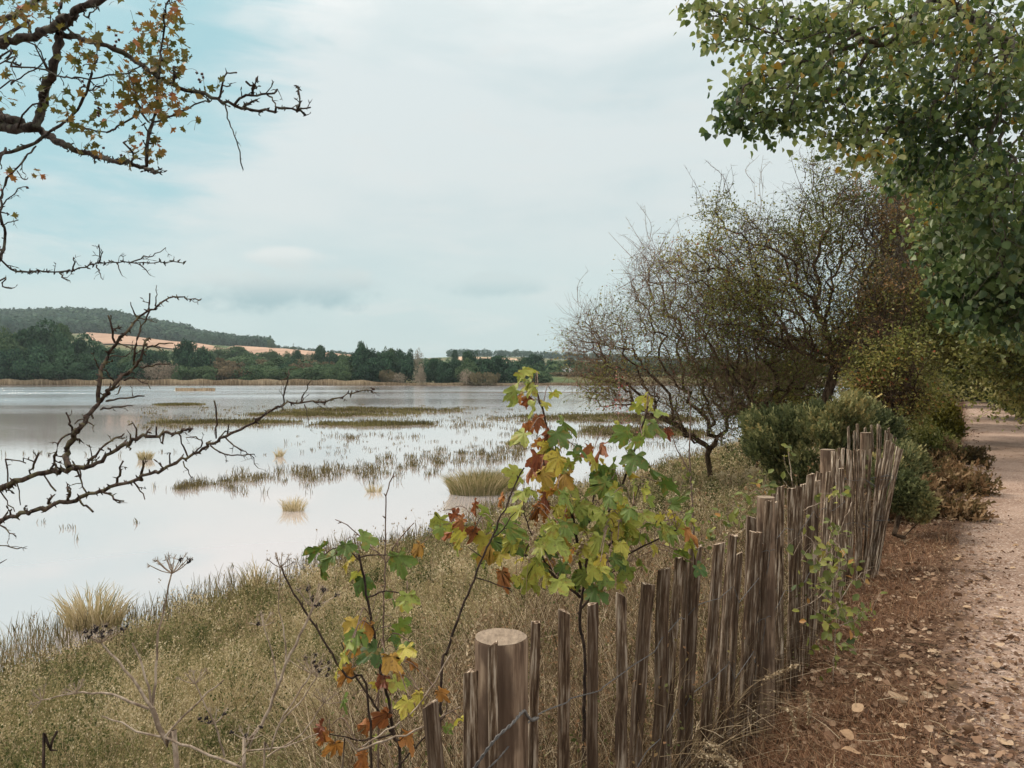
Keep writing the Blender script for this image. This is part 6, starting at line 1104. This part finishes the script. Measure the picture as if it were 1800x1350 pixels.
wood('hill_wood', 'continuous bluish green wood covering the hill at left', (-320, 330, ([-320, 150, 300, 330], [620, 990, 1010, 1010]), ([-320, 330], [1400, 1380]), 1.0), 2600, 401, 15)
wood('hill_wood', 'thin distant wood along the ridge running down right of the hill', (300, 475, ([300, 475], [1000, 1000]), ([300, 475], [1390, 1340]), .8), 420, 402, 14)
wood('hill_wood', 'dark strip of wood on the far horizon above the stubble field', (790, 1500, ([790, 1500], [1240, 1200]), ([790, 1500], [1380, 1380]), .6), 420, 403, 14)
wood('hedge', 'hedge line along the top of the long pink field', (480, 720, ([480, 720], [990, 990]), ([480, 720], [1010, 1010]), .35), 150, 404, 12)
wood('scrub', 'mixed green scrub on the low slope behind the far trees', (-300, 1500, ([-300, 1500], [300, 300]), ([-300, 0, 400, 620, 1500], [620, 600, 560, 640, 640]), .45), 1500, 405, 9, 'far_mid')
# conifers on the hill crest
m0 = None
for i, px in enumerate([0, 8, 17, 25, 35, 52, 300, 306, 322, 44]):
    d = 1330; x = (px - 900) / F * d; z = float(H(x, d)); h = 21 + rs.rand() * 5
    if m0 is None:
        e0 = empty('conifer', (0, 0, 0), 'x', 'tree'); m_ = MB(); g = np.random.RandomState(3); n = 700; zz = g.rand(n); a = g.rand(n) * 6.28; r = (1 - zz) * .16; m0 = True
        place(m_, *L_OVAL, np.stack([np.cos(a) * r, np.sin(a) * r, .15 + zz * .85], -1), norm(np.stack([np.cos(a), np.sin(a), -.4 + 0 * a], -1)), norm(rdir(n) + [0, 0, 1]), .07, .4 * g.rand(n)); m_.build('crown', M['hill_wood'], e0); w = MB(); tube(w, [[0, 0, -.05], [0, 0, .5]], .015, 5); w.build('trunk', M['far_bark'], e0); e = e0
    else:
        e = e0.copy(); COL.objects.link(e)
        for ch in e0.children: c = ch.copy(); COL.objects.link(c); c.parent = e
    e.location = (x, d, z); e.scale = (h,) * 3; tag(e, '%s dark conifer spike from the left on the wooded crest of the hill' % ORD[sorted([0, 8, 17, 25, 35, 52, 300, 306, 322, 44]).index(px)], 'tree', 'conifers on the hill crest')
# reeds on the far shore
m_ = MB(); n = 42000; g = np.random.RandomState(6); px = g.uniform(-250, 1500, n); sh = 246 - 12 * np.clip((px - 500) / 700, 0, 1) + 3 * np.sin(px / 140.) + 1.5 * np.sin(px / 37.)
Y = sh + 1 + g.rand(n) * 9; X = (px - 900) / F * Y; hh = np.interp(px, [-250, 100, 560, 640, 700, 1500], [1.9, 1.75, 1.8, 1.5, .8, .7]) * g.uniform(.75, 1.1, n) * (1 + .12 * np.sin(px / 9.))
blades(m_, np.stack([X, Y, np.full(n, WZ)], -1), hh, .16, .06, np.clip(.5 + .25 * np.sin(px / 23.) + g.normal(0, .25, n), 0, 1), (1, 1, .9, .5))
o = m_.build('reed_bed', M['reed']); tag(o, 'long pale straw reed bed fringing the far shore', 'reeds', kind='stuff')
m_ = MB(); n = 900; px = g.uniform(308, 378, n); Y_ = 3 * F / (687 - HOR) + g.normal(0, 1.5, n); X = (px - 900) / F * Y_; blades(m_, np.stack([X, Y_, np.full(n, WZ - .05)], -1), g.uniform(.3, .75, n), .08, .1, g.rand(n), (1, 1, .9, .5))
o = m_.build('reed_patch', M['reed']); tag(o, 'isolated pinkish reed patch standing in the far water', 'reeds')
# houses
def box(m_, x0, x1, y0, y1, z0, z1):
    v = [(x0, y0, z0), (x1, y0, z0), (x1, y1, z0), (x0, y1, z0), (x0, y0, z1), (x1, y0, z1), (x1, y1, z1), (x0, y1, z1)]
    m_.add(v, [[0, 1, 5, 4], [1, 2, 6, 5], [2, 3, 7, 6], [3, 0, 4, 7], [4, 5, 6, 7], [3, 2, 1, 0]])
M['wall'] = surf('painted render', lambda t: t.mix(t.noise(t.pos, .8, 4), G(.72, .68, .62), G(.82, .79, .74)), .9, .2); M['wall2'] = surf('pink render', lambda t: G(.62, .42, .32), .9, .2)
M['roof'] = surf('clay tiles', lambda t: t.mix(t.noise(t.pos, 2, 4), G(.20, .10, .07), G(.32, .17, .12)), .9, .2); M['slate'] = surf('grey slate', lambda t: t.mix(t.noise(t.pos, 2, 4), G(.2, .2, .21), G(.34, .34, .35)), .7, .3); M['pane'] = surf('dark window', lambda t: G(.03, .035, .04), .1, .6)
def house(px, by, d, w, hgt, label, wall='wall', roof='roof'):
    x = (px - 900) / F * d; z = float(H(x, d)) + .1; e = empty('house', (x, d, z), label, 'house'); gz_ = float(H(x, d)); L = w / 2; D = 3.2
    m_ = MB(); box(m_, x - L, x + L, d - D, d + D, min(gz_, z) - 1, z + hgt); m_.add([(x - L, d - D, z + hgt), (x - L, d + D, z + hgt), (x - L, d, z + hgt + 1.4), (x + L, d - D, z + hgt), (x + L, d + D, z + hgt), (x + L, d, z + hgt + 1.4)], [[0, 1, 2], [5, 4, 3]]); m_.build('wall', M[wall], e)
    m_ = MB(); o_ = .4
    for sgn in (-1, 1):
        a = (d + sgn * (D + o_), z + hgt - .25); b = (d, z + hgt + 1.55); v = []
        for xx in (x - L - .3, x + L + .3):
            for (yy, zz) in (a, b): v += [(xx, yy, zz), (xx, yy, zz + .22)]
        m_.add(v, [[0, 2, 6, 4], [1, 5, 7, 3], [0, 1, 3, 2], [4, 6, 7, 5], [0, 4, 5, 1], [2, 3, 7, 6]])
    r_ = m_.build('roof', M[roof], e); m_ = MB(); box(m_, x + L * .5, x + L * .5 + .7, d - .4, d + .4, z + hgt + 1.0, z + hgt + 2.2); c = m_.build('chimney', M[wall]); c.parent = r_; c.location = [-v for v in e.location]
    for k in range(3):
        m_ = MB(); xx = x - L + w * (k + .5) / 3; box(m_, xx - .5, xx + .5, d - D - .05, d - D + .1, z + hgt * .45, z + hgt * .8); m_.build('window', M['pane'], e)
house(951, 648, 430, 6.5, 2.6, 'small white house among trees, left of the two on the far shore'); house(997, 659, 330, 5, 1.6, 'small white hut nearer the water on the far shore', roof='slate'); house(674, 629, 560, 10, 3, 'pinkish low building glimpsed behind the middle of the far wood', 'wall2'); house(206, 640, 330, 4.5, 3.0, 'cream cottage half hidden in the left wood')
def pole(px, ty, by, d, label):
    x = (px - 900) / F * d; z = float(H(x, d)); top = 1.6 + (HOR - ty) / F * d; e = empty('utility_pole', (x, d, z), label, 'pole'); m_ = MB(); tube(m_, [[x, d, z], [x, d, top]], [.3, .22], 6); m_.build('pole', M['far_bark'], e); m_ = MB(); box(m_, x - 1.3, x + 1.3, d - .15, d + .15, top - 1.6, top - 1.3); m_.build('crossarm', M['far_bark'], e)
pole(516, 603, 612, 960, 'left of two thin poles on the skyline field'); pole(562, 605, 616, 960, 'right of two thin poles on the skyline field')
# ================================================================ air
def haze():
    m = bpy.data.materials.new('haze air'); m.use_nodes = True; t = NT(m.node_tree); v = t.n('ShaderNodeVolumePrincipled'); v.inputs['Color'].default_value = (.72, .86, .90, 1); v.inputs['Density'].default_value = .00014; v.inputs['Anisotropy'].default_value = .2
    o = t.n('ShaderNodeOutputMaterial'); t.l(v.outputs[0], o.inputs['Volume']); mb = MB(); box(mb, -4300, 4300, -4300, 4300, -4, 170); h = mb.build('haze', m); tag(h, 'faint bluish haze over the far hills', 'haze', kind='stuff')
haze()
for o in bpy.data.objects:
    if o.type == 'MESH' and o.data.attributes.get('rnd') is None: pass
print('objects', len(bpy.data.objects), 'faces', sum(len(o.data.polygons) for o in bpy.data.objects if o.type == 'MESH'))
